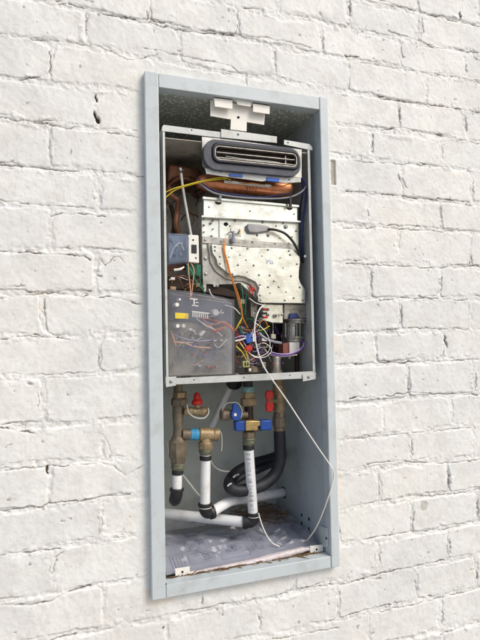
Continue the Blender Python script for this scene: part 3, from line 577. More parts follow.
wire('wiring', [(224, 239, .05), (223.4, 247, .045), (225.6, 258, .043), (229, 272, .042), (234, 286, .045), (239.6, 302, .05), (241.6, 315, .055), (240, 324, .06), (235, 331, .06)], .0012, W['orange'], wh)
wire('wiring', [(225.5, 241, .052), (224.4, 250, .044), (228, 263, .042), (231, 275, .042), (237, 291, .045), (241, 304, .05), (243, 318, .055), (248, 328, .06)], .0012, W['orange'], wh)
wire('wiring', [(226, 238, .052), (225, 248, .047), (226.4, 259, .045), (231, 277, .045), (236, 293, .05), (240, 308, .055)], .0011, W['peach'], wh)
wire('wiring', [(227, 235, .055), (230, 232, .05), (236, 234, .05), (240, 231, .05)], .0010, W['black'], wh)

# terminal box at the left
tb = plate('terminal_box', [(167.6, 232.8), (187, 233.8), (189.5, 238), (188, 262), (168, 264.5)], .045, .04, TERMM, wh, .002)
MB().prism([(169, 235), (186, 236), (186, 260), (169, 262)], .075, .006).build('terminal_block', mat('bluish_block', srgb(112, 126, 150), .45, .2, .3, 50, srgb(200, 200, 200), .5, 40), wh, .001)
for a_, b2, c_ in [(172, 240, 'white'), (177, 246, 'white'), (182, 243, 'grey'), (175, 255, 'navy'), (181, 254, 'white')]:
    q = P(a_, b2, .068); MB().lathe(q, q + Vector((0, .012, 0)), [(0, .0030), (.5, .004), (1, .004)], 10).build('terminal_screw', STEEL if c_ != 'navy' else W['navy'], wh)
wire('wiring', [(170, 258, .06), (174, 248, .055), (180, 243, .055), (184, 250, .06)], .0012, W['white'], wh)
wire('wiring', [(171, 238, .06), (176, 252, .056), (183, 257, .058)], .0012, W['navy'], wh)
cb = plate('connector_block', [(188.4, 234.6), (198.6, 235.2), (199.2, 263), (188.6, 262)], .05, .03, WHITEP, wh, .0012)
plate('rocker', [(191.6, 244.5), (196.8, 244.8), (196.8, 253.4), (191.6, 253)], .0485, .002, BLACKR, cb)
lens_hole(193.2, 240, .05, .0022, cb, 'socket'); lens_hole(196, 258, .05, .002, cb, 'socket')
plate('relay_board', [(186, 264), (201, 264.6), (201, 276), (187, 275.4)], .06, .004, GREEN, wh)
plate('shelf_bracket', [(167, 264), (186, 264), (186, 270), (167, 271)], .09, .003, COPPERD, wh)
plate('shelf_bracket', [(168, 276), (202, 279), (236, 292), (236, 298), (200, 292), (168, 288)], .07, .05, DARKB, wh, .002)
MB().tube([P(174, 270, .05), P(180, 269.2, .048), P(184, 267, .05)], [.003, .003, .002], 10).build('ferrule', WHITEP, wh)
for pts, c_, r in [([(188, 262, .055), (189, 276, .05), (190.6, 292, .05), (190, 300, .05)], 'peach', .0011), ([(186.5, 264, .055), (192, 272, .05), (196, 281, .05), (203, 290, .05)], 'green', .0012), ([(191, 263, .055), (194, 270, .05), (193, 282, .05), (191.5, 296, .055)], 'peach', .0011),
                   ([(176, 275, .06), (180, 280, .055), (184, 289, .06)], 'brown', .0011), ([(197, 264, .055), (199, 274, .05), (201, 284, .055), (205, 294, .06)], 'green', .0012), ([(169, 280, .06), (178, 277, .06), (188, 280, .06)], 'white', .0008),
                   ([(168, 272, .07), (175, 277, .06), (184, 276, .06), (192, 281, .06)], 'brown', .0016), ([(209, 289, .055), (211, 294, .05), (214, 297, .055)], 'white', .0012), ([(241, 284, .06), (243, 298, .055), (242, 312, .06)], 'green', .0012),
                   ([(247, 287, .07), (246, 298, .065), (245, 315, .065)], 'green', .0012), ([(252, 286, .06), (250, 291, .055), (247, 294, .06)], 'red', .0018), ([(255, 288, .06), (252, 290, .055), (253, 295, .06)], 'red', .0015), ([(249, 285, .06), (252, 288, .055), (256, 291, .06)], 'red', .0013)]:
    wire('wiring', pts, r, W[c_], wh)
lens_hole(203.4, 288.4, .055, .0022, wh, 'socket')
plate('wire_connector', [(171, 286.5), (176, 286.8), (176, 290), (171, 289.6)], .05, .006, BRASS, wh)

# control board behind its clear cover
pb = plate('control_board', [(168.6, 293), (232, 303), (232, 374), (169, 376)], .066, .002, PCB, wh)
cv = MB(); NX, NZ = 14, 16; V = []; F = []
for i in range(NX + 1):
    for k in range(NZ + 1):
        u_, v_ = i / NX, k / NZ; top = (167.6 + 67 * u_, 289 + 11 * u_ - 3 * math.sin(math.pi * u_) * .5); bot = (168.2 + 66.4 * u_, 377.2 - 2.4 * u_)
        V.append(P(top[0] * (1 - v_) + bot[0] * v_, top[1] * (1 - v_) + bot[1] * v_, .036 + .006 * (2 * u_ - 1) ** 4 + .0015 * math.sin(v_ * 5 + u_ * 3)))
F = [(i * (NZ + 1) + k, (i + 1) * (NZ + 1) + k, (i + 1) * (NZ + 1) + k + 1, i * (NZ + 1) + k + 1) for i in range(NX) for k in range(NZ)]
cv = MB().add(V, F).build('board_cover', COVERM, wh); sm_ = cv.modifiers.new('thick', 'SOLIDIFY'); sm_.thickness = .0012
plate('upper_board', [(168.8, 293.4), (231.6, 303.6), (231.6, 324), (215, 327), (190, 322), (168.8, 321)], .063, .002, mat('slate_board', srgb(66, 72, 88), .45, 0, .35, 30, srgb(38, 42, 60), .8, 18), pb)
def dot(px, py, r, m, name, y=.0345, d=.0012): q = P(px, py, y); return MB().lathe(q, q + Vector((0, d, 0)), [(0, r * .8), (.3, r), (1, r)], 16).build(name, m, pb)
for px, py, r in [(177.2, 304.6, .0055), (180, 299.3, .003), (216, 312.5, .0085), (178, 326, .0052), (184, 326, .0052), (190.7, 329.5, .0036), (223, 312.8, .0025)]:
    dot(px, py, r, WHITEP, 'capacitor', .0382, .028)
plate('board_label', [(175, 312.6), (188.6, 313.4), (188.4, 319), (175, 318.6)], .0375, .002, YELLOW, pb)
plate('resistor', [(199, 334.6), (203.2, 330.2), (206, 331.6), (201.6, 336.4)], .045, .021, WHITEP, pb, .001)
for s_ in range(8): plate('connector_pin', [(192.4 + s_ * 2.1, 311.6 + s_ * .25), (193.4 + s_ * 2.1, 311.7 + s_ * .25), (193.4 + s_ * 2.1, 317 + s_ * .25), (192.4 + s_ * 2.1, 316.9 + s_ * .25)], .0375, .0012, WHITEP, pb, 0)
plate('pin_header', [(192, 310.8), (209.4, 312.8), (209.4, 314), (192, 312)], .0372, .0016, WHITEP, pb, 0)
plate('printed_mark', [(190.4, 298.2), (197.6, 299), (197.6, 300), (190.4, 299.2)], .0372, .0006, WHITEP, pb, 0)
plate('printed_mark', [(193.6, 299.6), (194.6, 299.7), (194.6, 306), (193.6, 305.9)], .0372, .0006, WHITEP, pb, 0)
plate('printed_mark', [(192, 304.9), (198.4, 305.6), (198.4, 306.5), (192, 305.8)], .0372, .0006, WHITEP, pb, 0)
plate('printed_mark', [(195.6, 302), (198.4, 302.3), (198.4, 303), (195.6, 302.7)], .0372, .0006, WHITEP, pb, 0)
for pts, c_, r in [([(196, 318, .05), (205, 325, .047), (215, 330, .047), (222, 336, .055)], 'white', .0016), ([(200, 322, .06), (212, 325, .055), (224, 322, .05), (233, 329, .055)], 'orange', .002), ([(202, 319, .062), (216, 321, .055), (228, 326, .05), (234, 333, .055)], 'red', .0018),
                   ([(172, 342, .055), (184, 343, .05), (196, 347, .05), (214, 348, .055)], 'peach', .0022), ([(172, 334, .06), (182, 338, .052), (198, 341, .052), (212, 340, .055)], 'lilac', .0016), ([(173, 340, .058), (192, 344, .056), (212, 343, .056), (226, 348, .06)], 'brown', .002),
                   ([(213, 330, .055), (214, 344, .05), (220, 352, .05), (228, 345, .055)], 'grey', .0014), ([(171, 331, .055), (174, 340, .05), (176, 346, .05)], 'peach', .0018), ([(226, 338, .055), (228, 350, .05), (224, 364, .055)], 'grey', .0014)]:
    wire('wiring', pts, r, W[c_], pb)
for _ in range(26):
    px, py = random.uniform(173, 228), random.uniform(328, 370); s_ = random.uniform(1.2, 3.6); s2 = random.uniform(1, 2.6)
    plate('chip', [(px, py), (px + s_, py), (px + s_, py + s2), (px, py + s2)], .054, .012, random.choice([BLACKR, PCB, GALV, BRASSB, W['red'], W['grey'], WHITEP, BRASS]), pb, .0006)
dot(213, 346.5, .011, mat('coil_wire', srgb(96, 80, 60), .5, .4, .3, 90), 'coil', .052, .014)
for px, py, m_ in [(209, 366.5, W['orange']), (212.8, 368, W['red']), (217, 366.5, W['peach']), (203, 350, W['orange'])]: dot(px, py, .0028, m_, 'led', .05, .016)

# injectors, gas valve body and motor
vb = plate('injector_block', [(262.5, 304), (283, 304.6), (283, 323), (272, 322.6), (262.5, 320)], .072, .04, ALU, wh, .001)
for px, py, r in [(275.6, 316, .0045), (261, 319.5, .0040), (268.5, 309.5, .003), (268.5, 315, .003)]:
    q = P(px, py, .066); MB().lathe(q + Vector((0, .006, 0)), q, [(0, r * 1.15), (.7, r * 1.15), (1, r)], 16).build('fitting', STEEL, vb)
    MB().lathe(q, q - Vector((0, .0006, 0)), [(0, r * .5), (1, r * .5)], 10).build('fitting_hole', DARK, vb)
for px, py, c_ in [(265, 309, 'red'), (264.5, 313, 'black'), (265, 317, 'red')]:
    MB().lathe(P(px - 2.4, py, .064), P(px + 2.6, py + .3, .064), [(0, .001), (.1, .0028), (.9, .0028), (1, .002)], 10).build('terminal', W[c_], vb)
plate('valve_body', [(284, 303.5), (306, 304.5), (306.5, 318.5), (284, 319.5)], .068, .07, CAST, wh, .002)
bolt(282, 314.6, .062, 1.1); bolt(293.6, 308.4, .068, .9); bolt(303.4, 310, .068, .5)
MB().prism([(290, 313.5), (297, 312.6), (300, 318), (289, 319)], .062, .01).build('cable_boot', W['navy'], wh, .002)
MB().lathe(P(295.5, 319.2, .09), P(295.5, 323.6, .09), [(0, .031), (.35, .031), (.4, .027), (.7, .027), (.75, .030), (1, .030)], 28).build('motor_flange', CAST, wh, smooth=30)
MB().lathe(P(292, 323.5, .09), P(292, 337, .09), [(0, .0195), (.15, .0195), (.2, .018), (.9, .018), (.95, .0195), (1, .0195)], 28).build('solenoid', GALV, wh, smooth=30)
for px in (285.5, 290.6, 296.6, 300): MB().lathe(P(px, 323, .069), P(px, 337, .069), [(0, .0022), (1, .0022)], 10).build('tie_rod', STEEL, wh)
MB().lathe(P(293.5, 336.4, .09), P(293.5, 341.6, .09), [(0, .026), (.4, .026), (.5, .023), (1, .023)], 28).build('motor_flange', CAST, wh, smooth=30)
plate('motor_box', [(283, 343.4), (289.4, 342.6), (289.4, 354.4), (283, 353)], .074, .03, mat('brick_red_plastic', srgb(140, 84, 74), .5, 0, .1), wh, .001)
plate('motor_cap', [(289.6, 342.4), (299.8, 341.8), (299.4, 351.6), (289.6, 354.4)], .070, .03, WHITEP, wh, .001)
MB().lathe(P(275.6, 356, .09), P(275.6, 373.4, .09), [(0, .012), (.1, .0135), (.8, .0135), (.82, .017), (1, .017)], 24).build('gas_inlet', CAST, wh, smooth=30)
MB().lathe(P(297, 354, .10), P(297, 372, .10), [(0, .006), (1, .006)], 16).build('inlet_pipe', DARKB, wh)
MB().lathe(P(289.6, 354, .09), P(289.4, 359, .09), [(0, .003), (.7, .003), (1, .0015)], 10).build('probe', PALE, wh)
MB().lathe(P(252, 372, .08), P(252, 356, .08), [(0, .018), (.4, .018), (.45, .010), (1, .010)], 18).build('water_inlet', BRONZE, wh)
MB().lathe(P(186, 384, .12), P(186, 372, .12), [(0, .012), (1, .012)], 18).build('water_outlet', BRONZE, wh)
plate('inner_bracket', [(250.5, 302), (257.5, 302.6), (257, 318), (251, 317)], .09, .02, CAST, wh)
plate('inner_bracket', [(270, 324), (282.6, 324), (282.6, 356), (270, 356)], .13, .02, DARKB, wh)
for pts, c_, r in [([(259, 333, .055), (264, 337.5, .05), (271, 341, .05), (281, 343, .06)], 'grey', .0034), ([(269, 353.5, .06), (278, 355.5, .055), (290, 354.6, .05), (299, 350.5, .05), (303.5, 345.6, .06), (302, 341, .07)], 'purple', .0018),
                   ([(271, 352, .06), (280, 354, .053), (292, 353, .05), (302, 347.5, .055), (304, 343, .06)], 'lilac', .0014), ([(270, 355, .062), (282, 356.6, .055), (297, 354.8, .052)], 'white', .0012), ([(302, 340, .08), (304.5, 344, .06), (302.4, 349, .06)], 'purple', .002)]:
    wire('wiring', pts, r, W[c_], wh)
# connectors and loose loom in the middle
bc = plate('plug', [(245.2, 336), (251.5, 332.6), (255, 333.6), (254.4, 341), (247.4, 343.6)], .05, .014, W['blue'], wh, .0012)
plate('plug', [(252.4, 333.6), (255.6, 333), (256.4, 341), (253, 342.2)], .048, .012, WHITEP, wh, .001)
st_ = []
for k in range(14):
    a_ = k / 14 * 2 * math.pi; rr = 4.6 if k % 2 else 2.6; st_.append((249 + rr * math.cos(a_), 348.4 + rr * math.sin(a_) * .9))
plate('splice_cap', st_, .048, .008, W['red'], wh, .0005)
pl = plate('plug', [(242.8, 361.2), (249.8, 360.8), (250, 367.2), (243, 367.6)], .05, .012, mat('olive_plug', srgb(168, 170, 110), .5, 0, .1), wh, .001)
plate('plug_slot', [(244.6, 362.8), (246, 362.7), (246.2, 366), (244.8, 366.1)], .0495, .001, DARK, pl); plate('plug_slot', [(247.2, 362.6), (248.4, 362.5), (248.6, 365.8), (247.4, 365.9)], .0495, .001, DARK, pl)
plate('plug', [(249, 368.4), (251.4, 368.4), (251, 371.4), (249, 371.4)], .05, .006, WHITEP, wh)
rw = random.Random(11); cols = ['purple', 'white', 'red', 'yellow', 'black', 'lilac', 'green', 'navy', 'white', 'purple', 'orange', 'black', 'brown', 'red']
for k in range(26):
    x0, y0 = rw.uniform(235.5, 242), rw.uniform(322, 358); x1, y1 = rw.uniform(256, 272), rw.uniform(326, 362)
    pts = [(x0, y0, rw.uniform(.05, .09))]
    for j in range(3): t = (j + 1) / 4; pts.append((x0 + (x1 - x0) * t + rw.uniform(-3, 3), y0 + (y1 - y0) * t + rw.uniform(-9, 9), rw.uniform(.048, .08)))
    pts.append((x1, y1, rw.uniform(.06, .1))); wire('wiring', pts, rw.choice([.0008, .001, .0013]), W[cols[k % 14]], wh, 6)
for pts, c_, r in [([(254, 322, .05), (262, 328, .047), (268, 336, .047), (270, 346, .047), (267, 353, .05), (258, 357, .05), (250, 354, .052)], 'white', .001), ([(257, 345, .048), (264, 343, .046), (270, 347, .046), (271, 352, .048), (265, 357, .05), (255, 357, .05), (247, 351, .052)], 'white', .001),
                   ([(225, 305, .06), (234, 308, .05), (240, 314, .055)], 'white', .0012), ([(249, 298, .06), (256, 303, .052), (263, 305, .052)], 'white', .0011), ([(246, 359, .055), (242, 352, .05), (236, 346, .055)], 'yellow', .0013), ([(247.6, 361, .055), (246, 352, .05), (240, 343, .055)], 'yellow', .0012),
                   ([(235, 341, .05), (240, 340, .05), (246, 338, .05)], 'white', .002), ([(235, 338, .052), (241, 336, .05), (246, 336.5, .05)], 'lilac', .0016), ([(242, 318, .055), (238, 325, .05), (235, 330, .055)], 'yellow', .0013)]:
    wire('wiring', pts, r, W[c_], wh, 8)

rw = random.Random(77)
def mess(n, box_, ys, cs, rr, ln_=(6, 16)):
    for _ in range(n):
        x, y = rw.uniform(box_[0], box_[2]), rw.uniform(box_[1], box_[3]); a_ = rw.uniform(0, 6.28); L_ = rw.uniform(*ln_); pts = []
        for j in range(5):
            pts.append((min(max(x, box_[0] - 1), box_[2] + 1), min(max(y, box_[1] - 1), box_[3] + 1), rw.uniform(*ys))); a_ += rw.uniform(-.9, .9); x += math.cos(a_) * L_ / 4; y += math.sin(a_) * L_ / 4
        wire('wiring', pts, rw.choice(rr), W[rw.choice(cs)], wh, 5)
mess(16, (168, 266, 204, 290), (.055, .085), ['brown', 'black', 'white', 'green', 'red', 'peach', 'orange', 'grey'], [.0007, .001])
mess(8, (236, 286, 258, 318), (.07, .10), ['black', 'green', 'grey', 'brown', 'navy', 'white'], [.0008, .0012])
mess(22, (236, 322, 272, 366), (.044, .085), ['black', 'purple', 'black', 'white', 'navy', 'lilac', 'red', 'brown', 'grey', 'black'], [.0006, .0008], (10, 30))
mess(8, (272, 324, 284, 366), (.075, .12), ['black', 'grey', 'purple', 'navy'], [.0008, .0012])
mess(10, (168, 172, 198, 230), (.10, .16), ['black', 'brown', 'grey'], [.001, .0016], (14, 34))
for px, py, w_, h_, m_ in [(171, 277, 4, 3, WHITEP), (180, 283, 5, 3, BLACKR), (196, 283, 4, 4, BRASS), (237, 326, 5, 4, BLACKR), (258, 350, 5, 4, W['navy']), (262, 338, 5, 3.4, WHITEP), (238, 352, 4, 4, BLACKR), (256, 362, 6, 4, BLACKR), (263, 328, 5, 4, BLACKR), (241, 299, 4, 5, CAST), (271, 334, 5, 5, CAST), (262, 362, 4, 6, STEEL)]:
    plate('plug', [(px, py), (px + w_, py + .4), (px + w_, py + h_), (px, py + h_ - .3)], rw.uniform(.056, .075), .012, m_, wh, .0008)
for px, py in [(204, 219), (213, 220.6), (230, 226), (245, 220.6), (283, 223.6), (204, 232), (213, 229), (276, 226), (280, 238), (292, 237), (275, 243.6), (221, 241), (228, 218), (209, 207), (250, 211), (294, 214), (240, 255), (262, 256), (280, 258), (283, 268), (247, 272), (270, 293), (286, 292), (246, 260), (229, 257)]:
    k = py > 252; bolt(px, py, CY - .012 if k else (.052 if py < 216 else (CY - .003 if py > 240 else CY)), .5 if k else .6, name='rivet')
for m_ in range(5):
    x_ = 222 + m_ * 14; plate('embossed_number', [(x_, 240.8 + m_ * 1.1), (x_ + 4, 241.1 + m_ * 1.1), (x_ + 4, 241.8 + m_ * 1.1), (x_, 241.5 + m_ * 1.1)], CY - .0034, .0006, CAST, wh, 0)
mess_b = random.Random(5)
for _ in range(16):
    x, y = mess_b.uniform(172, 215), mess_b.uniform(316, 366); wire('wiring', [(x, y, .05), (x + mess_b.uniform(4, 9), y + mess_b.uniform(-4, 4), .046), (x + mess_b.uniform(10, 16), y + mess_b.uniform(-7, 7), .052)], mess_b.choice([.0008, .0012, .0018]), W[mess_b.choice(['orange', 'peach', 'white', 'red', 'lilac', 'grey', 'black', 'blue'])], pb, 6)

# ------------------------------------------------------------------ plumbing in the lower bay
def S(r_px, y): return r_px * (y - CAM[1]) / FPX * 1.0     # pixel radius -> metres at depth (viewed near head-on)
def lat(name, m, par, a, b, prof, y, n=24, ph=0, y2=None):
    """turned fitting: profile radii in photo pixels at depth y"""
    k = (y - CAM[1]) / FPX / .97
    return MB().lathe(P(a[0], a[1], y), P(b[0], b[1], y if y2 is None else y2), [(t, r * k) for t, r in prof], n, ph).build(name, m, par, smooth=32)
Y1 = .115
lv = thing('service_valve', P(178, 470, Y1), 'tall brown bronze water valve with a small red knob on its side port', 'valve', 'valves under the water heater')
lat('valve_stem', BRONZE, lv, (178, 384), (178, 446), [(0, 4.4), (.2, 4.4), (.22, 5.4), (.5, 5.4), (.7, 4.6), (1, 5.2)], Y1)
lat('union_nut', BRASS, lv, (179.6, 391.5), (179.6, 398), [(0, 6), (.15, 7), (.85, 7), (1, 6)], Y1, 6)
lat('union_nut', BRONZE, lv, (179.5, 398.6), (179.5, 405.6), [(0, 7.8), (.15, 8.6), (.85, 8.6), (1, 7.4)], Y1, 6, .5)
lat('valve_body', BRONZE, lv, (178, 436), (178, 463), [(0, 5.6), (.14, 7), (.2, 8.8), (.76, 8.8), (.86, 7.6), (1, 6.6)], Y1, 8, .5)
lat('lower_union', mat('greened_bronze', srgb(112, 112, 94), .55, .3, .3, 90, srgb(56, 84, 72), .7, 60, bump=.4), lv, (178, 463), (177.6, 470), [(0, 6.6), (.2, 6.8), (.25, 6.2), (.45, 6.2), (.5, 6.7), (.7, 6.7), (1, 5.6)], Y1)
pt = lat('side_port', BRASS, lv, (184, 411.2), (208.6, 411.6), [(0, 3.4), (.1, 4.4), (.3, 4.4), (.34, 3.6), (.6, 3.9), (.68, 4.7), (.95, 4.7), (1, 3.6)], Y1 - .012, 16)
lat('port_opening', DARK, pt, (208.6, 411.6), (208.8, 411.6), [(0, 2.4), (1, 2.4)], Y1 - .012, 14)
kn = lat('red_knob', RED, lv, (197.4, 404.6), (196.6, 392.4), [(0, 4.6), (.12, 5.8), (.3, 5.6), (.42, 4.2), (.6, 3.4), (.85, 2.9), (1, 1.4)], Y1 - .014, 10)
lat('knob_neck', BRASS, lv, (197.4, 407.5), (197.4, 404.4), [(0, 3), (1, 2.8)], Y1 - .014)
MB().tube([P(*t) for t in [(187, 404.5, .095), (188.4, 412, .088), (195, 417.4, .085), (204, 418, .085), (208.6, 413, .088), (208, 408, .092)]], .0017, 8).build('cap_strap', PALE, lv)
lat('branch', BRONZE, lv, (182, 434), (190, 434.4), [(0, 5.2), (.4, 5.6), (1, 5.4)], Y1 - .004, 16)

rv = thing('relief_valve', P(206, 450, Y1), 'brass tee valve joined by blue thread tape to the tall bronze valve', 'valve', 'valves under the water heater')
lat('thread_tape', TAPE, rv, (189.6, 434.4), (198.4, 434.2), [(0, 5.2), (.1, 5.9), (.4, 5.5), (.6, 6.2), (.9, 5.8), (1, 5)], Y1 - .004, 18)
lat('tee_body', BRASS, rv, (198, 434), (218.4, 434.4), [(0, 5), (.08, 6.6), (.5, 6.4), (.72, 6.0), (.76, 6.6), (.97, 6.6), (1, 5.6)], Y1 - .004, 20)
lat('tee_opening', DARKB, rv, (218.5, 434.4), (218.7, 434.4), [(0, 4.4), (1, 4.4)], Y1 - .004, 18)
lat('tee_branch', BRASS, rv, (205.4, 436), (205.6, 443), [(0, 5.2), (1, 5.6)], Y1 - .004)
lat('union_nut', BRASS, rv, (205.6, 442), (205.6, 449), [(0, 6.4), (.12, 7.2), (.85, 7.2), (1, 6.6)], Y1 - .004, 8, .5)
lat('union_collar', MATS['greened_bronze'], rv, (205.6, 449), (205.6, 454.6), [(0, 6.6), (.5, 6.8), (1, 5.4)], Y1 - .004)

def clamp(par, a, b, r, y, m=BLACKR, y2=None): lat('clamp', m, par, a, b, [(0, r * .92), (.12, r), (.88, r), (1, r * .92)], y, y2=y2)
p1 = thing('water_pipe', P(177, 502, Y1), 'short white plastic pipe stub with a black elbow under the bronze valve', 'pipe', 'white plastic pipes in the box')
lat('pipe', PVC, p1, (177.4, 468), (177, 492), [(0, 4.7), (1, 4.7)], Y1)
clamp(p1, (177.5, 470), (177.5, 474.4), 5.6, Y1)
el = MB().tube([P(176.8, 488.5, Y1), P(176.6, 493, Y1), P(175.6, 498, Y1 + .01), P(175, 500, Y1 + .04)], [S(6.2, Y1)], 18).build('elbow', BLACKR, p1)
lat('elbow_collar', BLACKR, el, (176.9, 488.2), (176.8, 491.2), [(0, 6.4), (.2, 6.9), (.8, 6.9), (1, 6.2)], Y1)
p2 = thing('water_pipe', P(206, 512, Y1), 'plain white pipe dropping from the brass tee, then turning right to the side wall', 'pipe', 'white plastic pipes in the box')
MB().tube([P(205.6, 454, Y1 - .004), P(205.2, 480, Y1 - .004), P(205, 506, Y1 - .004)], S(5.2, Y1), 24, 1).build('pipe', PVC, p2)
clamp(p2, (205.6, 455.4), (205.6, 460), 5.9, Y1 - .004)
el = MB().tube([P(205, 503.6, Y1 - .004), P(205, 509, Y1 - .004), P(207, 512, Y1), P(212, 512, Y1 + .004)], S(6.2, Y1), 20).build('elbow', BLACKR, p2)
lat('elbow_collar', BLACKR, el, (205, 503), (205, 506), [(0, 6.3), (.2, 7), (.8, 7), (1, 6.3)], Y1 - .004)
lat('elbow_band', PALE, el, (205, 506.6), (205, 507.4), [(0, 6.6), (1, 6.6)], Y1 - .004)
MB().tube([P(209.6, 512.6, Y1 + .002), P(213.4, 511.4, Y1 + .004)], S(7, Y1), 20, 0).build('elbow_collar', BLACKR, el)
a0 = P(212, 512, Y1 + .004)
dd = hole_on_side(284, 492.5); wallp = Vector((XR, dd.y, dd.z))
MB().tube([a0, P(222, 505.5, Y1 + .02), P(232, 500.5, Y1 + .035), P(246, 498.4, Y1 + .06), wallp], .0125, 24, 5).build('pipe', PVC, p2)
MB().lathe(wallp + Vector((-.0012, 0, 0)), wallp + Vector((-.0006, 0, 0)), [(0, .016), (1, .016)], 20).build('wall_hole', DARK, box)
# printed pipe
p3 = thing('water_pipe', P(252, 520, Y1), 'white plastic pipe printed with dark blue lettering, turning left at its black elbow', 'pipe', 'white plastic pipes in the box')
t0, t1 = P(248.6, 447, Y1 - .01), P(253.2, 516, Y1 + .0)
MB().tube([t0, (t0 + t1) / 2, t1], S(5.2, Y1), 24, 1).build('pipe', PVC, p3)
clamp(p3, (248.4, 445), (248.6, 449.6), 5.9, Y1 - .01)
ax = (t1 - t0).normalized(); sd_ = Vector((1, 0, 0)); R5 = S(5.2, Y1) + .00025
def pipe_pt(s_, u_):       # s_ along the pipe, u_ angle about it from facing the front
    c = t0 + ax * s_; tow = Vector((-.29, -.957, 0)); rt = Vector((.957, -.29, 0)); return c + tow * (R5 * math.cos(u_)) + rt * (R5 * math.sin(u_))
rp = random.Random(4); s_ = .014; pr = MB(); Lp = (t1 - t0).length
glyphs = dict(B=[(0, 0, 0, 1), (0, 1, 1, 1), (1, 1, 1, 0), (1, 0, 0, 0), (.5, 0, .5, 1)], I=[(0, .5, 1, .5)], O=[(.1, .2, .1, .8), (.1, .8, .9, .8), (.9, .8, .9, .2), (.9, .2, .1, .2)], Y=[(0, 1, .5, .5), (0, 0, .5, .5), (.5, .5, 1, .5)],
              M=[(1, 1, 0, 1), (0, 1, .6, .5), (.6, .5, 0, 0), (0, 0, 1, 0)], D=[(0, 1, 1, 1), (0, 1, 0, .3), (0, .3, .5, 0), (.5, 0, 1, .3), (1, .3, 1, 1)], F=[(0, 0, 0, 1), (0, 1, 1, 1), (.5, 1, .5, .3)], C=[(0, 0, 0, 1), (0, 1, 1, 1), (1, 1, 1, 0)])
seq = ['B', 'I', 'B', None, 'O', 'Y', 'M', 'D', None, 'F', None, 'C', 'B', None, 'M', 'O', 'C', 'F']; gi = 0
while s_ < Lp - .02:
    g_ = seq[gi % len(seq)]; gi += 1
    if g_ is None: s_ += .005; continue
    for (x0, y0, x1, y1) in glyphs[g_]:      # letters run down the pipe
        pr.tube([pipe_pt(s_ + x0 * .0036, -.22 - (y0 - .5) * .7), pipe_pt(s_ + (x0 + x1) / 2 * .0036, -.22 - ((y0 + y1) / 2 - .5) * .7), pipe_pt(s_ + x1 * .0036, -.22 - (y1 - .5) * .7)], .00038, 4, 0)
    s_ += .0060
pr.build('pipe_lettering', mat('faded_blue_print', srgb(112, 120, 144), .6, 0, .3, 200), p3)
el = MB().tube([P(253.2, 512, Y1), P(253.4, 517, Y1), P(251, 521.4, Y1 + .002), P(245, 522, Y1 + .006)], S(6.2, Y1), 20).build('elbow', BLACKR, p3)
lat('elbow_collar', BLACKR, el, (253, 512), (253.2, 515), [(0, 6.2), (.2, 6.8), (.8, 6.8), (1, 6.2)], Y1)
lat('elbow_band', PALE, el, (253.3, 515.6), (253.3, 516.4), [(0, 6.5), (1, 6.5)], Y1)
MB().tube([P(247.6, 522.2, Y1 + .004), P(242.6, 522, Y1 + .008)], S(7, Y1), 20, 0).build('elbow_collar', BLACKR, el)
q0 = P(245, 522, Y1 + .006); q1 = P(166, 513.6, Y1 + .11)
dl = (q1 - q0); k_ = (XL - q0.x) / dl.x; q1 = q0 + dl * k_
MB().tube([q0, (q0 + q1) / 2, q1], .0128, 24, 1).build('pipe', PVC, p3)

Y2 = .11
cv_ = thing('service_valve', P(249, 445, Y2), 'brass water valve with blue plastic handles above the printed white pipe', 'valve', 'valves under the water heater')
lat('seal_ring', TEAL, cv_, (248, 386.6), (248, 392), [(0, 6.2), (.2, 6.8), (.8, 6.6), (1, 6)], Y2)
lat('inlet_neck', BLACKR, cv_, (247.6, 378), (247.8, 387), [(0, 5), (1, 5)], Y2)
lat('union_nut', BRASS, cv_, (248, 391.8), (248.2, 398), [(0, 6.2), (.15, 6.8), (.85, 6.8), (1, 6.2)], Y2, 8)
lat('union_nut', BRASS, cv_, (248.2, 398), (248.4, 406), [(0, 7.4), (.12, 8.4), (.85, 8.4), (1, 6.6)], Y2, 6, .5)
lat('valve_stem', DARKB, cv_, (248.6, 405.6), (249, 421), [(0, 4.6), (.5, 4.4), (1, 5)], Y2)
plate('valve_body', [(245.8, 420.6), (260.4, 420.8), (260.6, 426), (258, 426.4), (258.2, 430.6), (245.8, 431)], Y2 - .026, .036, BRASSB, cv_, .002)
lat('body_barrel', BRONZE, cv_, (241, 426), (262, 426), [(0, 5), (1, 5)], Y2, 18)
plate('blue_handle', [(235, 421.4), (246, 420.8), (246, 431), (236, 431.6)], Y2 - .022, .018, BLUE, cv_, .003)
plate('blue_handle', [(260.4, 420.4), (271, 420), (272.6, 422), (272.4, 429), (270, 430.6), (260.6, 430.4)], Y2 - .024, .02, BLUE, cv_, .003)
lat('lower_nut', BRONZE, cv_, (249, 431), (248.8, 438), [(0, 5.8), (.2, 7), (.8, 7), (1, 6)], Y2 - .002, 6)
lat('lower_collar', MATS['greened_bronze'], cv_, (248.8, 437.6), (248.6, 445.4), [(0, 6.2), (.2, 6.6), (.35, 6), (.5, 6.4), (.8, 6.2), (1, 5.2)], Y2 - .004)
sp_ = lat('side_port', BRONZE, cv_, (220.8, 414.6), (236, 414.6), [(0, 5), (.08, 6), (.5, 6), (.55, 5), (1, 5)], Y2 - .01, 14)
lat('port_neck', BRONZE, cv_, (236, 414.8), (247, 415), [(0, 3.6), (1, 3.6)], Y2 - .006, 14)
lev = [(233, 404.4), (236, 403.4), (238.4, 405), (238.8, 408.6), (241, 411), (241.8, 415), (240.4, 419), (237, 421), (233.4, 420), (231.4, 416.6), (231.6, 412.6), (233, 410)]
lo = plate('blue_lever', lev, Y2 - .032, .010, BLUE, cv_, .002)
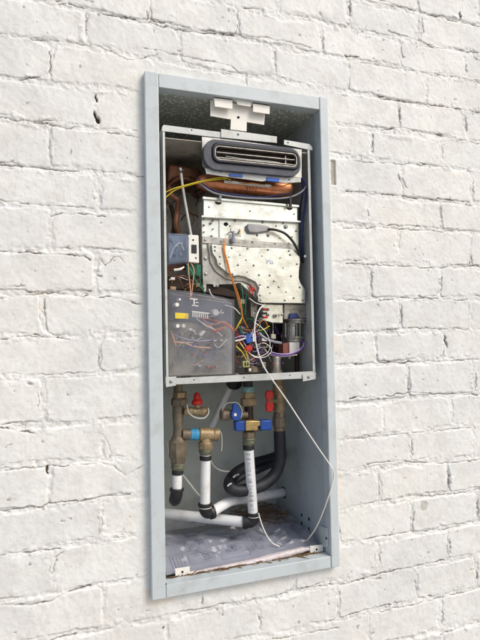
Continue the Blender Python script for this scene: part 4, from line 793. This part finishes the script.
q = P(235.2, 414.8, Y2 - .033); MB().lathe(q, q - Vector((0, .0015, 0)), [(0, .0042), (1, .003)], 12).build('lever_screw', WHITEP, lo)
MB().tube([P(*t) for t in [(222, 411, .085), (226, 404, .08), (232, 402.6, .078), (238, 403.4, .08), (242, 410, .08), (241, 418, .082)]], .0010, 6).build('cap_strap', PALE, cv_)

gv = thing('gas_valve', P(279, 420, .13), 'brass gas valve with an upright red lever above the black hose', 'valve', 'valves under the water heater')
YG = .13
lat('nipple', BRASS, gv, (278.6, 376), (278.6, 391), [(0, 5.4), (.6, 5.4), (.62, 6.2), (1, 6.2)], YG, 20)
lat('valve_body', BRASS, gv, (279, 390), (279.4, 412), [(0, 6), (.1, 6.8), (.25, 5.6), (.5, 6.4), (.75, 5.6), (.85, 6.4), (1, 5.8)], YG, 20)
lat('union_nut', BRONZE, gv, (279.4, 412), (279.4, 430.6), [(0, 5.6), (.08, 6.4), (.25, 6.4), (.3, 7.4), (.75, 7.4), (.8, 6.4), (1, 5.8)], YG, 10)
rl = plate('red_lever', [(266.4, 391.4), (269.4, 390.2), (273.4, 391.2), (274, 396), (271.8, 400), (274, 404), (273.6, 410), (271, 412.4), (267, 411.6), (266, 406), (267.4, 400.6), (265.6, 396)], YG - .034, .008, RED, gv, .0025)
MB().lathe(P(270, 401, YG - .034), P(279, 401, YG), [(0, .005), (1, .005)], 12).build('lever_stem', BRASS, gv)
lat('flare_ring', STEEL, gv, (279.4, 431), (279.4, 432.6), [(0, 5.9), (1, 5.9)], YG, 20)

gh_ = thing('gas_hose', P(260, 495, YG), 'thick black hose looped back on itself below the gas valve', 'hose')
hz = [(279.4, 431, .13), (280, 446, .13), (280, 460, .13), (275, 474, .13), (264, 484, .125), (250, 489, .12), (237, 490.6, .12), (230, 487, .13), (230.6, 480, .16), (238, 472, .19), (252, 464.6, .21), (266, 460.4, .22), (278, 456, .24), (282, 450, .28), (283, 449, .327)]
MB().tube([P(*t) for t in hz], .0152, 20, 8).build('hose', HOSEM, gh_)
MB().tube([P(*t) for t in [(229, 491, .15), (232, 484, .165), (242, 477, .18), (258, 470, .19), (272, 464, .20)]], .009, 16, 6).build('hose_inner_strand', HOSEM, gh_)

for a_, b2 in (((233, 477.6, .14), (238.4, 474.6, .15)), ((227.6, 486.4, .12), (231.6, 483.6, .12))):
    MB().tube([P(*a_), P((a_[0] + b2[0]) / 2, (a_[1] + b2[1]) / 2 - .6, a_[2]), P(*b2)], .0026, 8).build('hose_tie_glint', PALE, gh_)  # pale tie pieces modelled as the white glints on the hose
# drain hose, thin tubes
dh_ = MB().tube([P(238, 374, .17), P(231.5, 386, .17), P(222, 405, .18), P(211, 428, .19), P(208, 436, .2), P(207, 445, .325)], .0088, 16, 6).build('drain_hose', mat('milky_plastic', srgb(222, 224, 222), .35, 0, .08, 30), None)
tag(dh_, 'pale grey drain hose slanting down behind the brass fittings', 'hose')
st_ = MB().lathe(P(234.5, 380, .16), P(234.3, 388, .165), [(0, .021), (.6, .021), (1, .014)], 20).build('rubber_bung', BLACKR)
tag(st_, 'black rubber bung on the drain hose just under the heater', 'bung')
tt = MB().tube([P(*t) for t in [(211, 440, .2), (210, 456, .2), (214, 466, .2), (223, 471, .2), (235, 470.4, .2), (244, 464, .2), (248, 452, .22), (248, 440, .26)]], .0019, 8, 6).build('thin_tube', WHITEP)
tag(tt, 'thin white tube hanging in an arc between the two middle pipes', 'tube')
tt = MB().tube([P(*t) for t in [(166, 440, .24), (170, 456, .22), (180, 471, .21), (190, 484, .21), (198, 494, .22), (205, 500, .24)]], .0024, 8, 6).build('thin_tube', WHITEP)
tag(tt, 'thin pale tube running down behind the left bronze valve', 'tube')
tt = MB().tube([P(*t) for t in [(219, 430, .1), (221.4, 434, .098), (222, 442, .098), (221.6, 451, .1)]], .0010, 6, 6).build('cord', PALE)
tag(tt, 'short clear cord dangling from the open end of the brass tee', 'cord')

# white cables
c1 = MB().tube([P(*t) for t in [(265, 304, .06), (259.5, 309.5, .035), (255.6, 320, .022), (254.6, 334, .018), (257.5, 350, .014), (263.5, 366, .010), (272.5, 380, .006), (286, 399, .004), (302, 423.5, .002), (318, 447.6, 0), (330, 465, -.004), (333.6, 472, -.006), (333.6, 478, -.006), (329, 495, .0), (321, 517, .02), (314, 531, .04), (307, 540.4, .06)]], .00165, 8, 8).build('white_cable', W['white'])
tag(c1, 'long thin white cable hanging from the heater and swinging across the right frame', 'cable')
c2 = MB().tube([P(*t) for t in [(258.4, 513, .09), (262, 525, .08), (267, 536, .07), (272.5, 543, .06), (279.4, 546.6, .055)]], .0016, 8, 8).build('white_cable', W['white'])
tag(c2, 'short white cable end curling onto the plastic bag below the printed pipe', 'cable')

# ------------------------------------------------------------------ floor of the box: manual in its bag, rolled edge, rubbish
def hfun(x, y, seed, amp=.006):
    x = np.asarray(x, float); y = np.asarray(y, float)
    r = 1 - np.abs(fbm(x, y * 1.6, 9, seed, 2)) * 2.2
    r2 = 1 - np.abs(fbm(x + y * .5, y * 1.5, 26, seed + 9, 2)) * 2.2
    return amp * (r * .7 + r2 * .6 + .5 * fbm(x, y, 6, seed + 20, 2))
def sheet(name, m, x0, x1, y0, y1, zf, nx=150, ny=110, crop=None, skew=0.):
    gx, gy_ = np.meshgrid(np.linspace(x0, x1, nx), np.linspace(y0, y1, ny), indexing='ij'); gx2 = gx + skew * (gy_ - y0)
    gz = zf(gx2, gy_) ; V = np.stack([gx2, gy_, gz], -1).reshape(-1, 3)
    F = [(i * ny + k, (i + 1) * ny + k, (i + 1) * ny + k + 1, i * ny + k + 1) for i in range(nx - 1) for k in range(ny - 1)]
    return MB().add(V.tolist(), F).build(name, m, None, smooth=180)
paper_z = lambda x, y: .038 + .006 * fbm(np.asarray(x, float), np.asarray(y, float), 9, 301, 3) + .005 * (.5 - np.abs(fbm(np.asarray(x, float), np.asarray(y, float), 12, 311, 2))) - .008 * sstep(.075, .04, np.asarray(y, float))
mp = thing('instruction_sheet', (.2, .12, .03), 'crumpled instruction sheet with faint blue diagrams, inside the clear bag', 'paper')
sh = sheet('paper', mat('printed_paper', srgb(166, 170, 180), .6, 0, .04, 10, srgb(160, 164, 178), .5, 14), .040, .392, .040, .24, paper_z, 60, 40, skew=.08)
sh.parent = mp; sh.matrix_parent_inverse = Matrix.Translation(-mp.location)
rp = random.Random(21); pr = MB()
def ln(x0, y0, x1, y1, r=.0005):
    r *= .8
    n = max(2, int(math.hypot(x1 - x0, y1 - y0) / .008)); pts = []
    for i in range(n + 1):
        t = i / n; x = x0 + (x1 - x0) * t; y = y0 + (y1 - y0) * t; pts.append(Vector((x + .08 * (y - .045), y, float(paper_z(x + .08 * (y - .045), y)) + .0006)))
    pr.tube(pts, r, 4, 0)
for k in range(5): ln(.058 + k * .0075, .060, .056 + k * .0075, .125 - .01 * (k % 2), .0011 if k < 2 else .0006)
for (ax0, ay0, w_, h_) in [(.10, .065, .06, .05), (.175, .06, .07, .06), (.10, .13, .05, .06), (.17, .135, .09, .07), (.27, .08, .07, .08)]:
    ln(ax0, ay0, ax0 + w_, ay0); ln(ax0 + w_, ay0, ax0 + w_, ay0 + h_); ln(ax0, ay0 + h_, ax0 + w_, ay0 + h_); ln(ax0, ay0, ax0, ay0 + h_)
    for j in range(9):
        x, y = ax0 + rp.uniform(.1, .8) * w_, ay0 + rp.uniform(.1, .85) * h_; a_ = rp.choice([0, math.pi / 2, .6, 2.2]); l_ = rp.uniform(.006, .03)
        ln(x, y, min(x + math.cos(a_) * l_, .36), min(y + math.sin(a_) * l_, .235), rp.choice([.0006, .0009, .0016]))
prn = pr.build('printed_diagram', PINK, mp)
film_z = lambda x, y: .047 + hfun(x, y, 401, .014) * sstep(.036, .075, np.asarray(y)) - .010 * sstep(.08, .036, np.asarray(y)) + .010 * sstep(.22, .30, np.asarray(y)) + .006 * np.clip((np.asarray(x) - .3) / .1, 0, 1)
fm = sheet('plastic_bag', FILM, .034, .412, .036, .285, film_z, 190, 140, skew=.02)
tag(fm, 'crumpled clear plastic bag spread over the floor of the metal box', 'bag')
# rolled white edge running between the two tabs
ro_ = MB().tube([P(188, 573.5, .040), P(205, 571.6, .040), P(228, 567.6, .040), P(255, 561.8, .040), P(282, 555, .040), (P(300, 550.4, .040)), P(313, 547.8, .040)], [.005, .0072, .0088, .0092, .0085, .0072, .0055], 14, 6).build('plastic_strip', mat('pinkish_film', srgb(200, 192, 194), .3, 0, .08, 60, srgb(168, 140, 126), .5, 60, bump=.8, bscale=90, dist=.003))
tag(ro_, 'pale rolled plastic strip lying between the two small white tabs', 'strip')
ro2 = MB().tube([P(184, 580, .032), P(192, 579.4, .030), P(206, 577.4, .030), P(219, 573.8, .031)], [.003, .0060, .0055, .002], 10, 6).build('plastic_scrap', mat('blue_film', srgb(52, 112, 156), .35, 0, .3, 90, srgb(120, 160, 180), .6, 90, bump=.8, bscale=100, dist=.003))
tag(ro2, 'blue plastic scrap tucked by the left tab at the front edge', 'scrap')
# dry stalks and leaf litter
lit = MB(); rl_ = random.Random(31)
def stalk(x, y, z, a_, l_, r):
    d = Vector((math.cos(a_), math.sin(a_), 0)) * l_
    lit.tube([Vector((x, y, z)), Vector((x, y, z)) + d * .5 + Vector((0, 0, rl_.uniform(-.001, .003))), Vector((x, y, z)) + d + Vector((0, 0, rl_.uniform(-.002, .004)))], r, 4, 0)
for _ in range(560):
    if rl_.random() < .5: x, y, z = rl_.uniform(.045, .41), rl_.uniform(.028, .036), rl_.uniform(.023, .029); a_ = rl_.gauss(0, .35)
    else: x, y, z = rl_.gauss(.335, .045), rl_.gauss(.25, .04), rl_.uniform(.048, .072); a_ = rl_.gauss(-.4, .5)
    l_ = rl_.uniform(.008, .035); x = min(max(x, .04), .39); y = min(max(y, .028), .31)
    if x + l_ > .42: l_ = .42 - x
    stalk(x, y, z, a_, max(l_, .004), rl_.uniform(.0004, .0012))
for _ in range(420):
    if rl_.random() < .5: x, y = rl_.uniform(.035, .42), rl_.uniform(.029, .036); z = rl_.uniform(.023, .028)
    else: x, y, z = min(.41, rl_.gauss(.34, .05)), min(.32, rl_.gauss(.25, .05)), rl_.uniform(.048, .070)
    s_ = rl_.uniform(.002, .007); t = rl_.uniform(0, 6.3); u_ = Vector((math.cos(t), math.sin(t), rl_.uniform(-.4, .4))) * s_; v_ = Vector((-math.sin(t), math.cos(t), rl_.uniform(-.5, .5))) * s_ * .5; c = Vector((x, y, z))
    lit.add([c - u_, c + v_, c + u_, c - v_], [(0, 1, 2, 3)])
lo_ = lit.build('leaf_litter', mat('dry_leaf', srgb(122, 98, 72), .8, 0, .45, 60, srgb(60, 40, 26), .8, 90)); tag(lo_, 'dry brown stalks and dirt gathered on the box floor', 'leaf litter', None, 'stuff')
print('objects', len(bpy.data.objects))
